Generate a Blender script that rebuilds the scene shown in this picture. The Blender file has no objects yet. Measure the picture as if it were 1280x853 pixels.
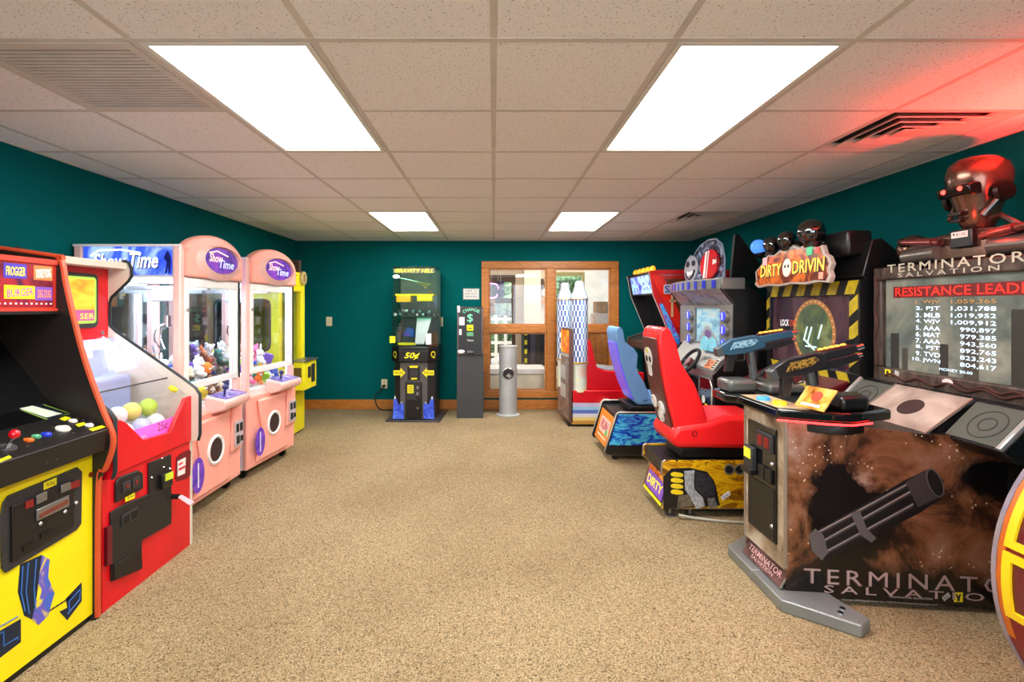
import bpy, bmesh, math, random
from mathutils import Vector as V, Matrix
random.seed(7)
sc = bpy.context.scene
col = sc.collection
PI = math.pi
# ---------------------------------------------------------------- camera, world, exposure
CAMZ, FPX, PX0, PY0 = 1.38, 630.0, 617.0, 384.0
cd = bpy.data.cameras.new('camera'); cam = bpy.data.objects.new('camera', cd); col.objects.link(cam)
cd.sensor_width = 36; cd.lens = 36*FPX/1280; cd.shift_x = (640-PX0)/1280; cd.shift_y = (PY0-426.5)/1280
cd.clip_start = .02
cam.location = (0, 0, CAMZ); cam.rotation_euler = (PI/2, 0, 0); sc.camera = cam
w = bpy.data.worlds.new('world'); sc.world = w; w.use_nodes = True
w.node_tree.nodes['Background'].inputs[0].default_value = (.80, .90, 1, 1)
w.node_tree.nodes['Background'].inputs[1].default_value = 5.0
sc.view_settings.view_transform = 'Standard'; sc.view_settings.look = 'None'
sc.view_settings.gamma = 1; sc.view_settings.use_curve_mapping = False
sc.view_settings.exposure = 0.46
TROFFER_W = 26.0       # watts of each ceiling troffer
# ---------------------------------------------------------------- materials
def lin(c):
    return tuple(((x/255)/12.92 if x/255 <= .04045 else ((x/255+.055)/1.055)**2.4) for x in c[:3]) + (1,)
MATS = {}
def m(name, c=(128,128,128), rough=.45, metal=0, emit=0, var=.08, vs=6, bump=0, bs=60, coat=0, ecol=None, spec=None):
    if name in MATS: return MATS[name]
    mt = bpy.data.materials.new(name); MATS[name] = mt; mt.use_nodes = True
    nt = mt.node_tree; N = nt.nodes; L = nt.links; b = N['Principled BSDF']
    b.inputs['Roughness'].default_value = rough; b.inputs['Metallic'].default_value = metal
    if spec is not None: b.inputs['Specular IOR Level'].default_value = spec
    if coat: b.inputs['Coat Weight'].default_value = coat; b.inputs['Coat Roughness'].default_value = .08
    tc = N.new('ShaderNodeTexCoord'); no = N.new('ShaderNodeTexNoise'); no.inputs['Scale'].default_value = vs
    no.inputs['Detail'].default_value = 3
    L.new(tc.outputs['Object'], no.inputs['Vector'])
    r = N.new('ShaderNodeValToRGB'); L.new(no.outputs['Fac'], r.inputs['Fac'])
    l = lin(c)
    r.color_ramp.elements[0].position = .3; r.color_ramp.elements[1].position = .7
    r.color_ramp.elements[0].color = tuple(x*(1-var) for x in l[:3])+(1,)
    r.color_ramp.elements[1].color = tuple(min(1, x*(1+var)) for x in l[:3])+(1,)
    L.new(r.outputs['Color'], b.inputs['Base Color'])
    if emit:
        if ecol is None: L.new(r.outputs['Color'], b.inputs['Emission Color'])
        else: b.inputs['Emission Color'].default_value = lin(ecol)
        b.inputs['Emission Strength'].default_value = emit
    if bump:
        n2 = N.new('ShaderNodeTexNoise'); n2.inputs['Scale'].default_value = bs
        L.new(tc.outputs['Object'], n2.inputs['Vector'])
        bp = N.new('ShaderNodeBump'); bp.inputs['Strength'].default_value = bump; bp.inputs['Distance'].default_value = .01
        L.new(n2.outputs['Fac'], bp.inputs['Height']); L.new(bp.outputs['Normal'], b.inputs['Normal'])
    return mt
def art(name, stops, scale=6, detail=6, dist=0, kind='noise', emit=0, rough=.25, mp=(1,1,1), rot=(0,0,0), const=False, coat=0, rgh=.55):
    if name in MATS: return MATS[name]
    mt = bpy.data.materials.new(name); MATS[name] = mt; mt.use_nodes = True
    nt = mt.node_tree; N = nt.nodes; L = nt.links; b = N['Principled BSDF']
    b.inputs['Roughness'].default_value = rough
    if coat: b.inputs['Coat Weight'].default_value = coat; b.inputs['Coat Roughness'].default_value = .05
    tc = N.new('ShaderNodeTexCoord'); ma = N.new('ShaderNodeMapping')
    ma.inputs['Scale'].default_value = mp; ma.inputs['Rotation'].default_value = rot
    L.new(tc.outputs['Object'], ma.inputs['Vector'])
    if kind == 'wave':
        t = N.new('ShaderNodeTexWave'); t.inputs['Scale'].default_value = scale; t.inputs['Distortion'].default_value = dist
        t.inputs['Detail'].default_value = detail
    elif kind == 'voronoi':
        t = N.new('ShaderNodeTexVoronoi'); t.inputs['Scale'].default_value = scale
    elif kind == 'gradient':
        t = N.new('ShaderNodeTexGradient')
    else:
        t = N.new('ShaderNodeTexNoise'); t.inputs['Scale'].default_value = scale; t.inputs['Detail'].default_value = detail
        t.inputs['Distortion'].default_value = dist; t.inputs['Roughness'].default_value = rgh
    L.new(ma.outputs['Vector'], t.inputs['Vector'])
    r = N.new('ShaderNodeValToRGB'); e = r.color_ramp.elements
    if const: r.color_ramp.interpolation = 'CONSTANT'
    while len(e) < len(stops): e.new(.5)
    for k, (p, c) in enumerate(stops): e[k].position = p; e[k].color = lin(c)
    L.new(t.outputs[0], r.inputs['Fac']); L.new(r.outputs['Color'], b.inputs['Base Color'])
    if emit: L.new(r.outputs['Color'], b.inputs['Emission Color']); b.inputs['Emission Strength'].default_value = emit
    return mt
def glass(name, tint=(255,255,255), refl=.10, rough=.02):
    if name in MATS: return MATS[name]
    mt = bpy.data.materials.new(name); MATS[name] = mt; mt.use_nodes = True
    nt = mt.node_tree; N = nt.nodes; L = nt.links
    N.remove(N['Principled BSDF']); out = N['Material Output']
    tr = N.new('ShaderNodeBsdfTransparent'); tr.inputs[0].default_value = lin(tint)
    gl = N.new('ShaderNodeBsdfGlossy'); gl.inputs['Roughness'].default_value = rough
    fr = N.new('ShaderNodeLayerWeight'); fr.inputs['Blend'].default_value = .5
    pw = N.new('ShaderNodeMath'); pw.operation = 'POWER'; pw.inputs[1].default_value = 4; L.new(fr.outputs['Facing'], pw.inputs[0])
    mul = N.new('ShaderNodeMath'); mul.operation = 'MULTIPLY_ADD'; mul.inputs[1].default_value = .45; mul.inputs[2].default_value = refl*.4
    L.new(pw.outputs[0], mul.inputs[0])
    mx = N.new('ShaderNodeMixShader'); L.new(mul.outputs[0], mx.inputs[0]); L.new(tr.outputs[0], mx.inputs[1]); L.new(gl.outputs[0], mx.inputs[2])
    L.new(mx.outputs[0], out.inputs['Surface'])
    return mt
# ---------------------------------------------------------------- mesh builder
def P(px, py, d): return V(((px-PX0)*d/FPX, d, CAMZ-(py-PY0)*d/FPX))
def PXZ(pts, d): return [((x-PX0)*d/FPX, CAMZ-(y-PY0)*d/FPX) for x, y in pts]
class MB:
    def __init__(s): s.v = []; s.f = []; s.mi = []
    def add(s, vs, fs, mi=0):
        o = len(s.v); s.v += [V(p) for p in vs]
        for k, f in enumerate(fs):
            s.f.append([o+i for i in f]); s.mi.append(mi[k] if isinstance(mi, list) else mi)
        return s
    def box(s, x0, x1, y0, y1, z0, z1, mi=0):
        return s.add([(x,y,z) for z in (z0,z1) for y in (y0,y1) for x in (x0,x1)],
            [(0,2,3,1),(4,5,7,6),(0,1,5,4),(2,6,7,3),(0,4,6,2),(1,3,7,5)], mi)
    def prism(s, pts, axis, a0, a1, mi=0):
        def mk(p, a):
            return {'y': (p[0],a,p[1]), 'x': (a,p[0],p[1]), 'z': (p[0],p[1],a)}[axis]
        n = len(pts)
        return s.add([mk(p,a0) for p in pts]+[mk(p,a1) for p in pts],
            [tuple(range(n))[::-1], tuple(range(n,2*n))]+[(i,(i+1)%n,n+(i+1)%n,n+i) for i in range(n)], mi)
    def cyl(s, p0, p1, r0, r1=None, n=16, mi=0):
        p0 = V(p0); p1 = V(p1); r1 = r0 if r1 is None else r1
        d = (p1-p0).normalized(); a = d.orthogonal().normalized(); b = d.cross(a)
        vs = [p0+(a*math.cos(2*PI*i/n)+b*math.sin(2*PI*i/n))*r0 for i in range(n)]
        vs += [p1+(a*math.cos(2*PI*i/n)+b*math.sin(2*PI*i/n))*r1 for i in range(n)]
        return s.add(vs, [tuple(range(n))[::-1], tuple(range(n,2*n))]+[(i,(i+1)%n,n+(i+1)%n,n+i) for i in range(n)], mi)
    def sph(s, c, r, sc3=(1,1,1), n=12, mi=0, rot=None, half=False):
        c = V(c); k = n//2; vs = []; fs = []
        for j in range(k+1):
            t = PI*j/k
            for i in range(n):
                a = 2*PI*i/n
                p = V((math.sin(t)*math.cos(a)*r*sc3[0], math.sin(t)*math.sin(a)*r*sc3[1], math.cos(t)*r*sc3[2]))
                if rot: p = rot @ p
                vs.append(c+p)
        for j in range(k):
            for i in range(n):
                fs.append((j*n+i, (j+1)*n+i, (j+1)*n+(i+1)%n, j*n+(i+1)%n))
        return s.add(vs, fs, mi)
    def lathe(s, prof, c, n=24, mi=0, axis='z'):
        c = V(c); vs = []; fs = []
        for r, h in prof:
            for i in range(n):
                a = 2*PI*i/n; x, y = r*math.cos(a), r*math.sin(a)
                vs.append(c+(V((x,y,h)) if axis == 'z' else V((h,x,y)) if axis == 'x' else V((y,h,x))))
        for j in range(len(prof)-1):
            for i in range(n): fs.append((j*n+i, j*n+(i+1)%n, (j+1)*n+(i+1)%n, (j+1)*n+i))
        fs += [tuple(range(n))[::-1], tuple(range((len(prof)-1)*n, len(prof)*n))]
        return s.add(vs, fs, mi)
    def tube(s, path, r, n=8, mi=0, closed=False):
        path = [V(p) for p in path]; N = len(path); vs = []; fs = []; up = None
        for i, p in enumerate(path):
            a = path[i-1] if (i > 0 or closed) else p; b = path[(i+1) % N] if (i < N-1 or closed) else p
            d = (b-a).normalized()
            if up is None: up = d.orthogonal().normalized()
            up = (up-d*up.dot(d)).normalized(); e = d.cross(up)
            vs += [p+(up*math.cos(2*PI*k/n)+e*math.sin(2*PI*k/n))*r for k in range(n)]
        for i in range(N if closed else N-1):
            j = (i+1) % N
            for k in range(n): fs.append((i*n+k, i*n+(k+1)%n, j*n+(k+1)%n, j*n+k))
        if not closed: fs += [tuple(range(n))[::-1], tuple(range((N-1)*n, N*n))]
        return s.add(vs, fs, mi)
    def ring(s, c, ax, R, r, n=20, k=8, mi=0):
        c = V(c); d = V(ax).normalized(); a = d.orthogonal().normalized(); b = d.cross(a)
        return s.tube([c+(a*math.cos(2*PI*i/n)+b*math.sin(2*PI*i/n))*R for i in range(n)], r, k, mi, True)
    def poly3(s, pts, nrm, t, mi=0):
        nrm = V(nrm); n = len(pts); pts = [V(p) for p in pts]
        return s.add(pts+[p+nrm*t for p in pts], [tuple(range(n))[::-1], tuple(range(n,2*n))]+[(i,(i+1)%n,n+(i+1)%n,n+i) for i in range(n)], mi)
    def mesh(s, name, mats, org):
        me = bpy.data.meshes.new(name)
        me.from_pydata([tuple(p-org) for p in s.v], [], s.f)
        for k in (mats if isinstance(mats, (list, tuple)) else [mats]): me.materials.append(k)
        me.polygons.foreach_set('material_index', s.mi)
        bm = bmesh.new(); bm.from_mesh(me); bmesh.ops.recalc_face_normals(bm, faces=bm.faces); bm.to_mesh(me); bm.free()
        me.shade_smooth(); me.set_sharp_from_angle(angle=math.radians(38))
        return me
    def ext(s):
        lo = V([min(p[i] for p in s.v) for i in range(3)]); hi = V([max(p[i] for p in s.v) for i in range(3)])
        return lo, hi
    def build(s, name, mats, parent=None, bevel=0, label=None, seg=2, org=None):
        if org is None:
            if parent is not None: org = ORG[parent.name]
            else:
                lo, hi = s.ext(); org = V(((lo.x+hi.x)/2, (lo.y+hi.y)/2, lo.z))
        o = bpy.data.objects.new(name, s.mesh(name, mats, org)); col.objects.link(o)
        if parent is not None: o.parent = parent
        else: o.location = org
        ORG[o.name] = V(org)
        if bevel:
            md = o.modifiers.new('bevel', 'BEVEL'); md.width = bevel; md.segments = seg; md.limit_method = 'ANGLE'; md.angle_limit = math.radians(35)
        if label: o['label'] = label
        return o
ORG = {}
def thing(name, label, cat, loc, group=None):
    o = bpy.data.objects.new(name, None); col.objects.link(o); o.location = loc; o.empty_display_size = .1
    o['label'] = label; o['category'] = cat
    if group: o['group'] = group
    ORG[o.name] = V(loc)
    return o
def tag(o, label, cat, group=None):
    o['label'] = label; o['category'] = cat
    if group: o['group'] = group
    return o
def struct(o, label=None):
    o['kind'] = 'structure'
    if label: o['label'] = label
    return o
def bx(name, mt, parent, x0, x1, y0, y1, z0, z1, bevel=0, label=None):
    return MB().box(x0, x1, y0, y1, z0, z1).build(name, mt, parent, bevel, label)
def text_mesh(s, shear=0, offset=0, res=2, space=1):
    cu = bpy.data.curves.new('txt', 'FONT'); cu.body = s; cu.shear = shear; cu.offset = offset; cu.resolution_u = res; cu.space_character = space
    o = bpy.data.objects.new('txt', cu); col.objects.link(o)
    bpy.context.view_layer.update()
    me = bpy.data.meshes.new_from_object(o.evaluated_get(bpy.context.evaluated_depsgraph_get()))
    vs = [v.co.copy() for v in me.vertices]; fs = [tuple(p.vertices) for p in me.polygons]
    bpy.data.objects.remove(o); bpy.data.curves.remove(cu); bpy.data.meshes.remove(me)
    return vs, fs
class F:
    """a flat face of a thing: origin, right, up"""
    def __init__(s, o, u, v): s.o = V(o); s.u = V(u).normalized(); s.v = V(v).normalized(); s.n = s.u.cross(s.v)
    def pt(s, a, b, h=0): return s.o+s.u*a+s.v*b+s.n*h
    def px(s, x, y):
        d = V(((x-PX0)/FPX, 1, -(y-PY0)/FPX)); c = V((0,0,CAMZ)); t = (s.o-c).dot(s.n)/d.dot(s.n); q = c+d*t-s.o
        return q.dot(s.u), q.dot(s.v)
    def pxs(s, pts): return [s.px(*p) for p in pts]
    def poly(s, mb, pts, h0, h1, mi=0): return mb.poly3([s.pt(a,b,h0) for a, b in pts], s.n, h1-h0, mi)
    def P(s, name, pts, t, mt, parent, h0=0, bevel=0, label=None):
        mb = MB(); s.poly(mb, pts, h0, h0+t); return mb.build(name, mt, parent, bevel, label)
    def R(s, name, a0, b0, a1, b1, t, mt, parent, h0=0, bevel=0, label=None):
        return s.P(name, [(a0,b0),(a1,b0),(a1,b1),(a0,b1)], t, mt, parent, h0, bevel, label)
    def ell(s, a, b, ra, rb, n=20): return [(a+ra*math.cos(2*PI*i/n), b+rb*math.sin(2*PI*i/n)) for i in range(n)]
    def D(s, name, a, b, r, t, mt, parent, h0=0, rb=None, n=20, bevel=0, label=None):
        return s.P(name, s.ell(a, b, r, rb or r, n), t, mt, parent, h0, bevel, label)
    def X(s, name, pts, t, mt, parent, h0=0, bevel=0, label=None): return s.P(name, s.pxs(pts), t, mt, parent, h0, bevel, label)
    def T(s, txt, a0, b0, a1, b1, mt, parent, h=.001, t=.001, name='lettering', shear=0, offset=0, mb=None, rot=0, space=1):
        vs, fs = text_mesh(txt, shear, offset, 2, space)
        x0 = min(v.x for v in vs); x1 = max(v.x for v in vs); y0 = min(v.y for v in vs); y1 = max(v.y for v in vs)
        ca, cb = (a0+a1)/2, (b0+b1)/2; out = []
        for v in vs:
            a = a0+(v.x-x0)/(x1-x0)*(a1-a0)-ca; b = b0+(v.y-y0)/(y1-y0)*(b1-b0)-cb
            a, b = a*math.cos(rot)-b*math.sin(rot), a*math.sin(rot)+b*math.cos(rot)
            out.append(s.pt(ca+a, cb+b, h+t))
        k = mb or MB(); k.add(out, fs, 0)
        if mb is None: return k.build(name, mt, parent)
def rrect(a0, b0, a1, b1, r, k=4):
    out = []
    for cx, cy, st in ((a1-r,b1-r,0),(a0+r,b1-r,1),(a0+r,b0+r,2),(a1-r,b0+r,3)):
        for i in range(k+1):
            t = (st+i/k)*PI/2; out.append((cx+r*math.cos(t), cy+r*math.sin(t)))
    return out
def copy_tree(o, parent=None):
    c = o.copy(); col.objects.link(c); c.parent = parent
    for ch in list(o.children): copy_tree(ch, c)
    return c
def smooth_curve(pts, k=6):
    out = []
    n = len(pts); g = lambda i: V(pts[max(0, min(n-1, i))])
    for i in range(n-1):
        p0, p1, p2, p3 = g(i-1), g(i), g(i+1), g(i+2)
        for j in range(k):
            t = j/k
            out.append(.5*((2*p1)+(p2-p0)*t+(2*p0-5*p1+4*p2-p3)*t*t+(3*p1-p0-3*p2+p3)*t**3))
    out.append(V(pts[-1])); return out
black = m('black_laminate', (16,16,18), .35)
blackm = m('black_matte', (22,22,24), .7)
blackgl = m('black_gloss', (8,9,11), .12, coat=.5)
char = m('charcoal_plastic', (44,44,46), .45)
chrome = m('chrome', (200,202,205), .18, 1)
steel = m('brushed_steel', (150,152,155), .35, .9)
white = m('white_plastic', (232,230,228), .4)
offw = m('cream_plastic', (226,216,200), .45)
yel = m('sticker_yellow', (238,226,20), .45)
redp = m('red_laminate', (214,16,30), .3)
gclear = glass('clear_glass')
oak = art('honey_oak', [(.25,(150,88,30)),(.5,(188,116,44)),(.75,(206,138,62))], 3.5, 5, 2.5, 'noise', rough=.4, mp=(1,1,7))
oakh = art('honey_oak_level', [(.25,(150,88,30)),(.5,(188,116,44)),(.75,(206,138,62))], 3.5, 5, 2.5, 'noise', rough=.4, mp=(1,7,9))
# ---------------------------------------------------------------- room
XL, XR, YB, YF, CZ = -2.66, 2.68, 6.81, -1.7, 2.277
def carpet():
    mt = bpy.data.materials.new('carpet'); mt.use_nodes = True; nt = mt.node_tree; N = nt.nodes; L = nt.links; b = N['Principled BSDF']
    b.inputs['Roughness'].default_value = .95; b.inputs['Specular IOR Level'].default_value = .1
    tc = N.new('ShaderNodeTexCoord')
    v = N.new('ShaderNodeTexVoronoi'); v.inputs['Scale'].default_value = 230; L.new(tc.outputs['Object'], v.inputs['Vector'])
    r = N.new('ShaderNodeValToRGB'); e = r.color_ramp.elements
    cs = [(0,(78,66,48)),(.2,(136,116,84)),(.45,(164,142,108)),(.7,(182,160,124)),(.88,(128,116,90)),(1,(200,182,150))]
    while len(e) < len(cs): e.new(.5)
    for k, (p, c) in enumerate(cs): e[k].position = p; e[k].color = lin(c)
    sp = N.new('ShaderNodeSeparateColor'); L.new(v.outputs['Color'], sp.inputs[0]); L.new(sp.outputs[0], r.inputs['Fac'])
    n = N.new('ShaderNodeTexNoise'); n.inputs['Scale'].default_value = 1.3; n.inputs['Detail'].default_value = 5; L.new(tc.outputs['Object'], n.inputs['Vector'])
    r2 = N.new('ShaderNodeValToRGB'); r2.color_ramp.elements[0].position = .35; r2.color_ramp.elements[0].color = (.84,.82,.8,1); r2.color_ramp.elements[1].position = .6
    L.new(n.outputs['Fac'], r2.inputs['Fac'])
    mx = N.new('ShaderNodeMix'); mx.data_type = 'RGBA'; mx.blend_type = 'MULTIPLY'; mx.inputs[0].default_value = 1
    L.new(r.outputs['Color'], mx.inputs[6]); L.new(r2.outputs['Color'], mx.inputs[7]); L.new(mx.outputs[2], b.inputs['Base Color'])
    bp = N.new('ShaderNodeBump'); bp.inputs['Strength'].default_value = .6; bp.inputs['Distance'].default_value = .006
    L.new(v.outputs['Distance'], bp.inputs['Height']); L.new(bp.outputs['Normal'], b.inputs['Normal'])
    return mt
def tilemat():
    mt = bpy.data.materials.new('fissured_tile'); mt.use_nodes = True; nt = mt.node_tree; N = nt.nodes; L = nt.links; b = N['Principled BSDF']
    b.inputs['Roughness'].default_value = .9; b.inputs['Specular IOR Level'].default_value = .1
    tc = N.new('ShaderNodeTexCoord'); g = N.new('ShaderNodeNewGeometry')
    n = N.new('ShaderNodeTexNoise'); n.inputs['Scale'].default_value = 150; n.inputs['Detail'].default_value = 2; n.inputs['Distortion'].default_value = .6
    L.new(g.outputs['Position'], n.inputs['Vector'])
    r = N.new('ShaderNodeValToRGB'); e = r.color_ramp.elements
    e[0].position = .31; e[0].color = lin((150,138,126)); e[1].position = .37; e[1].color = lin((242,237,236))
    L.new(n.outputs['Fac'], r.inputs['Fac']); L.new(r.outputs['Color'], b.inputs['Base Color'])
    bp = N.new('ShaderNodeBump'); bp.inputs['Strength'].default_value = .5; bp.inputs['Distance'].default_value = .004
    L.new(r.outputs['Color'], bp.inputs['Height']); L.new(bp.outputs['Normal'], b.inputs['Normal'])
    return mt
teal = m('teal_paint', (0,92,93), .8, var=.05, vs=3, bump=.12, bs=220, spec=.06)
gridm = m('ceiling_grid_paint', (206,196,188), .6)
tilem = tilemat()
struct(MB().box(XL-.1, XR+.1, YF-.1, YB+.1, -.1, 0).build('floor', carpet()), 'tan speckled loop carpet floor')
struct(MB().box(XL-.12, XL, YF, YB, 0, CZ+.1).build('wall_left', teal), 'teal painted wall behind the claw machines')
struct(MB().box(XR, XR+.12, YF, YB, 0, CZ+.1).build('wall_right', teal), 'dark teal wall behind the gun and racing games')
QX0, QX1, QZ0, QZ1 = -1.7, 1.7, .75, 2.12
wf = MB(); wf.box(XL, QX0, YF-.12, YF, 0, CZ+.1).box(QX1, XR, YF-.12, YF, 0, CZ+.1).box(QX0, QX1, YF-.12, YF, 0, QZ0).box(QX0, QX1, YF-.12, YF, QZ1, CZ+.1)
struct(wf.build('wall_front', teal), 'teal wall behind the viewer with a wide daylit window')
w3 = bpy.data.objects.new('window_3', None); col.objects.link(w3); w3.location = (0, YF, QZ0); ORG['window_3'] = V((0, YF, QZ0)); struct(w3, 'wide window behind the viewer')
for x in (QX0, -.6, .54, QX1-.06): bx('frame_post', oak, w3, x, x+.06, YF-.09, YF-.03, QZ0, QZ1)
for z in (QZ0, QZ1-.06): bx('frame_rail', oakh, w3, QX0+.06, QX1-.06, YF-.088, YF-.032, z, z+.06)
for x0, x1 in ((QX0+.06, -.6), (-.54, .54), (.6, QX1-.06)): bx('pane', gclear, w3, x0, x1, YF-.062, YF-.058, QZ0+.06, QZ1-.06)
pd = bpy.data.lights.new('daylight_portal', 'AREA'); pd.shape = 'RECTANGLE'; pd.size = QX1-QX0; pd.size_y = QZ1-QZ0; pd.cycles.is_portal = True
po_ = bpy.data.objects.new('daylight_portal', pd); col.objects.link(po_); po_.location = (0, YF-.13, (QZ0+QZ1)/2); po_.rotation_euler = (PI/2, 0, PI)
WX0, WX1, WZ0, WZ1 = -.09, 1.6, .2, 1.93       # window opening
wb = MB(); wb.box(XL-.12, WX0, YB, YB+.12, 0, CZ+.1).box(WX1, XR+.12, YB, YB+.12, 0, CZ+.1).box(WX0, WX1, YB, YB+.12, 0, WZ0).box(WX0, WX1, YB, YB+.12, WZ1, CZ+.1)
struct(wb.build('wall_back', teal), 'teal end wall with the wooden interior window')
ceil = struct(MB().box(XL-.1, XR+.1, YF-.1, YB+.1, CZ+.11, CZ+.2).build('ceiling', m('plenum', (60,58,56), .9)), 'suspended ceiling of square speckled tiles')
T = .6096; Y0 = 1.692
lights = [(-2, 0), (1, 0), (-2, 5), (1, 5), (-2, -5), (1, -5)]      # (column, row) of 2x4 troffers
vents = {(-3, 0): 'grille', (3, 1): 'diff', (3, 5): 'diff'}
skip = set(vents)
for c, r in lights: skip |= {(c, r), (c, r+1)}
full = None
xs = [-4.5]+list(range(-4, 6))
cells = []
for c in range(-5, 5):
    for r in range(-6, 9):
        x0, x1 = max(c*T, XL), min((c+1)*T, XR); y0, y1 = max(Y0+r*T, YF), min(Y0+(r+1)*T, YB)
        if x1-x0 < .02 or y1-y0 < .02 or (c, r) in skip: continue
        isf = x1-x0 > T-.001 and y1-y0 > T-.001
        if isf and full is not None:
            o = bpy.data.objects.new('ceiling_tile', full); col.objects.link(o); o.parent = ceil
            o.location = V(((x0+x1)/2, (y0+y1)/2, CZ+.002))-ORG[ceil.name]; continue
        cx, cy = (x0+x1)/2, (y0+y1)/2
        mb = MB().box(x0+.006, x1-.006, y0+.006, y1-.006, CZ+.002, CZ+.02)
        me = mb.mesh('ceiling_tile', tilem, V((cx, cy, CZ+.002)))
        if isf: full = me
        o = bpy.data.objects.new('ceiling_tile', me); col.objects.link(o); o.parent = ceil; o.location = V((cx, cy, CZ+.002))-ORG[ceil.name]
for c in range(-4, 5): bx('grid_bar', gridm, ceil, c*T-.012, c*T+.012, YF, YB, CZ, CZ+.03)
inlight = {(c, r+1) for c, r in lights}
for r in range(-5, 9):
    y = Y0+r*T
    if not YF < y < YB: continue
    run = []
    for c in range(-5, 6):
        if c < 5 and (c, r) not in inlight: run.append(c); continue
        if run: bx('grid_bar', gridm, ceil, max(XL, run[0]*T), min(XR, (run[-1]+1)*T), y-.012, y+.012, CZ-.0008, CZ+.03)
        run = []
for nm, a in (('trim_1', (XL, XL+.018, YF, YB)), ('trim_2', (XR-.018, XR, YF, YB)), ('trim_3', (XL+.018, XR-.018, YB-.018, YB))):
    struct(MB().box(*a, CZ-.003, CZ+.02).build(nm, gridm), 'pale metal edge strip where ceiling meets wall')
diffm = m('lit_diffuser', (255,253,246), .4, emit=5.0, ecol=(255,252,240), var=.02, vs=30)
wording = {(-2,0): 'large lit ceiling panel nearest on the left, beside the return air grille', (1,0): 'large lit ceiling panel nearest on the right, beside the red-lit vent',
           (-2,5): 'small far lit ceiling panel on the left, over the tall prize tower', (1,5): 'small far lit ceiling panel on the right, near the far vent',
           (-2,-5): 'lit ceiling panel behind the viewer on the left', (1,-5): 'lit ceiling panel behind the viewer on the right'}
for c, r in lights:
    x0, y0 = c*T, Y0+r*T; x1, y1 = x0+T, y0+2*T
    t = thing('ceiling_light', wording[(c, r)], 'ceiling light', ((x0+x1)/2, (y0+y1)/2, CZ-.002), 'fluorescent troffers')
    fr = MB(); a = .014; b2 = .036
    for q in ((x0+a, x1-a, y0+a, y0+b2), (x0+a, x1-a, y1-b2, y1-a), (x0+a, x0+b2, y0+b2, y1-b2), (x1-b2, x1-a, y0+b2, y1-b2)): fr.box(*q, CZ-.002, CZ+.05)
    fr.build('frame', m('troffer_frame', (225,222,214), .4), t)
    bx('diffuser', diffm, t, x0+b2, x1-b2, y0+b2, y1-b2, CZ+.006, CZ+.016)
    ld = bpy.data.lights.new('troffer_lamp', 'AREA'); ld.shape = 'RECTANGLE'; ld.size = T-.08; ld.size_y = 2*T-.08; ld.energy = TROFFER_W; ld.color = (1, .97, .93)
    lo = bpy.data.objects.new('lamp', ld); col.objects.link(lo); lo.parent = t; lo.location = (0, 0, .006)
# return air grille
ventm = m('vent_paint', (208,198,188), .5)
x0, y0 = -3*T, Y0
t = thing('return_air_grille', 'square slatted return air grille in the ceiling beside the left light panel', 'vent', (x0+T/2, y0+T/2, CZ-.002))
fr = MB()
for q in ((x0+.014, x0+T-.014, y0+.014, y0+.045), (x0+.014, x0+T-.014, y0+T-.045, y0+T-.014), (x0+.014, x0+.045, y0+.045, y0+T-.045), (x0+T-.045, x0+T-.014, y0+.045, y0+T-.045)): fr.box(*q, CZ-.004, CZ+.02)
fr.build('frame', ventm, t)
bx('backing', m('duct_grey', (46,43,40), .8), t, x0+.04, x0+T-.04, y0+.04, y0+T-.04, CZ+.03, CZ+.035)
for k in range(20):
    yy = y0+.05+k*(T-.1)/20
    bx('slat', ventm, t, x0+.045, x0+T-.045, yy, yy+.017, CZ, CZ+.003)
for (c, r), lab in (((3,1), 'square louvred air diffuser glowing red in the ceiling near the metal bust'), ((3,5), 'far louvred air diffuser in the ceiling above the racing games')):
    x0, y0 = c*T, Y0+r*T; cx, cy = x0+T/2, y0+T/2
    t = thing('air_diffuser', lab, 'vent', (cx, cy, CZ-.002))
    bx('backing', blackm, t, x0+.014, x0+T-.014, y0+.014, y0+T-.014, CZ+.04, CZ+.045)
    for k, hw in enumerate((.29, .225, .16, .095)):
        mb = MB(); zi = CZ-.002+.0*k
        for sx, sy, ex, ey in ((-1,-1,1,-1),(1,-1,1,1),(1,1,-1,1),(-1,1,-1,-1)):
            i = hw-.045
            mb.add([(cx+sx*hw, cy+sy*hw, zi), (cx+ex*hw, cy+ey*hw, zi), (cx+ex*i, cy+ey*i, zi+.03), (cx+sx*i, cy+sy*i, zi+.03),
                    (cx+sx*hw, cy+sy*hw, zi+.006), (cx+ex*hw, cy+ey*hw, zi+.006), (cx+ex*i, cy+ey*i, zi+.036), (cx+sx*i, cy+sy*i, zi+.036)],
                   [(0,1,2,3),(4,7,6,5),(0,4,5,1),(2,6,7,3),(0,3,7,4),(1,5,6,2)])
        mb.build('louvre', ventm, t)
    bx('centre_plate', ventm, t, cx-.05, cx+.05, cy-.05, cy+.05, CZ+.0, CZ+.006)
# baseboards
struct(MB().box(XL, WX0-.1, YB-.015, YB, 0, .13).box(WX0-.1, XR, YB-.015, YB, 0, .13).build('baseboard_back', oakh, bevel=.004), 'honey oak baseboard along the teal end wall')
struct(MB().box(XL, XL+.015, YF, YB-.015, 0, .13).build('baseboard_left', oak, bevel=.004), 'oak baseboard on the left wall')
struct(MB().box(XR-.015, XR, YF, YB-.015, 0, .13).build('baseboard_right', oak, bevel=.004), 'oak baseboard on the right wall')
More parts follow.
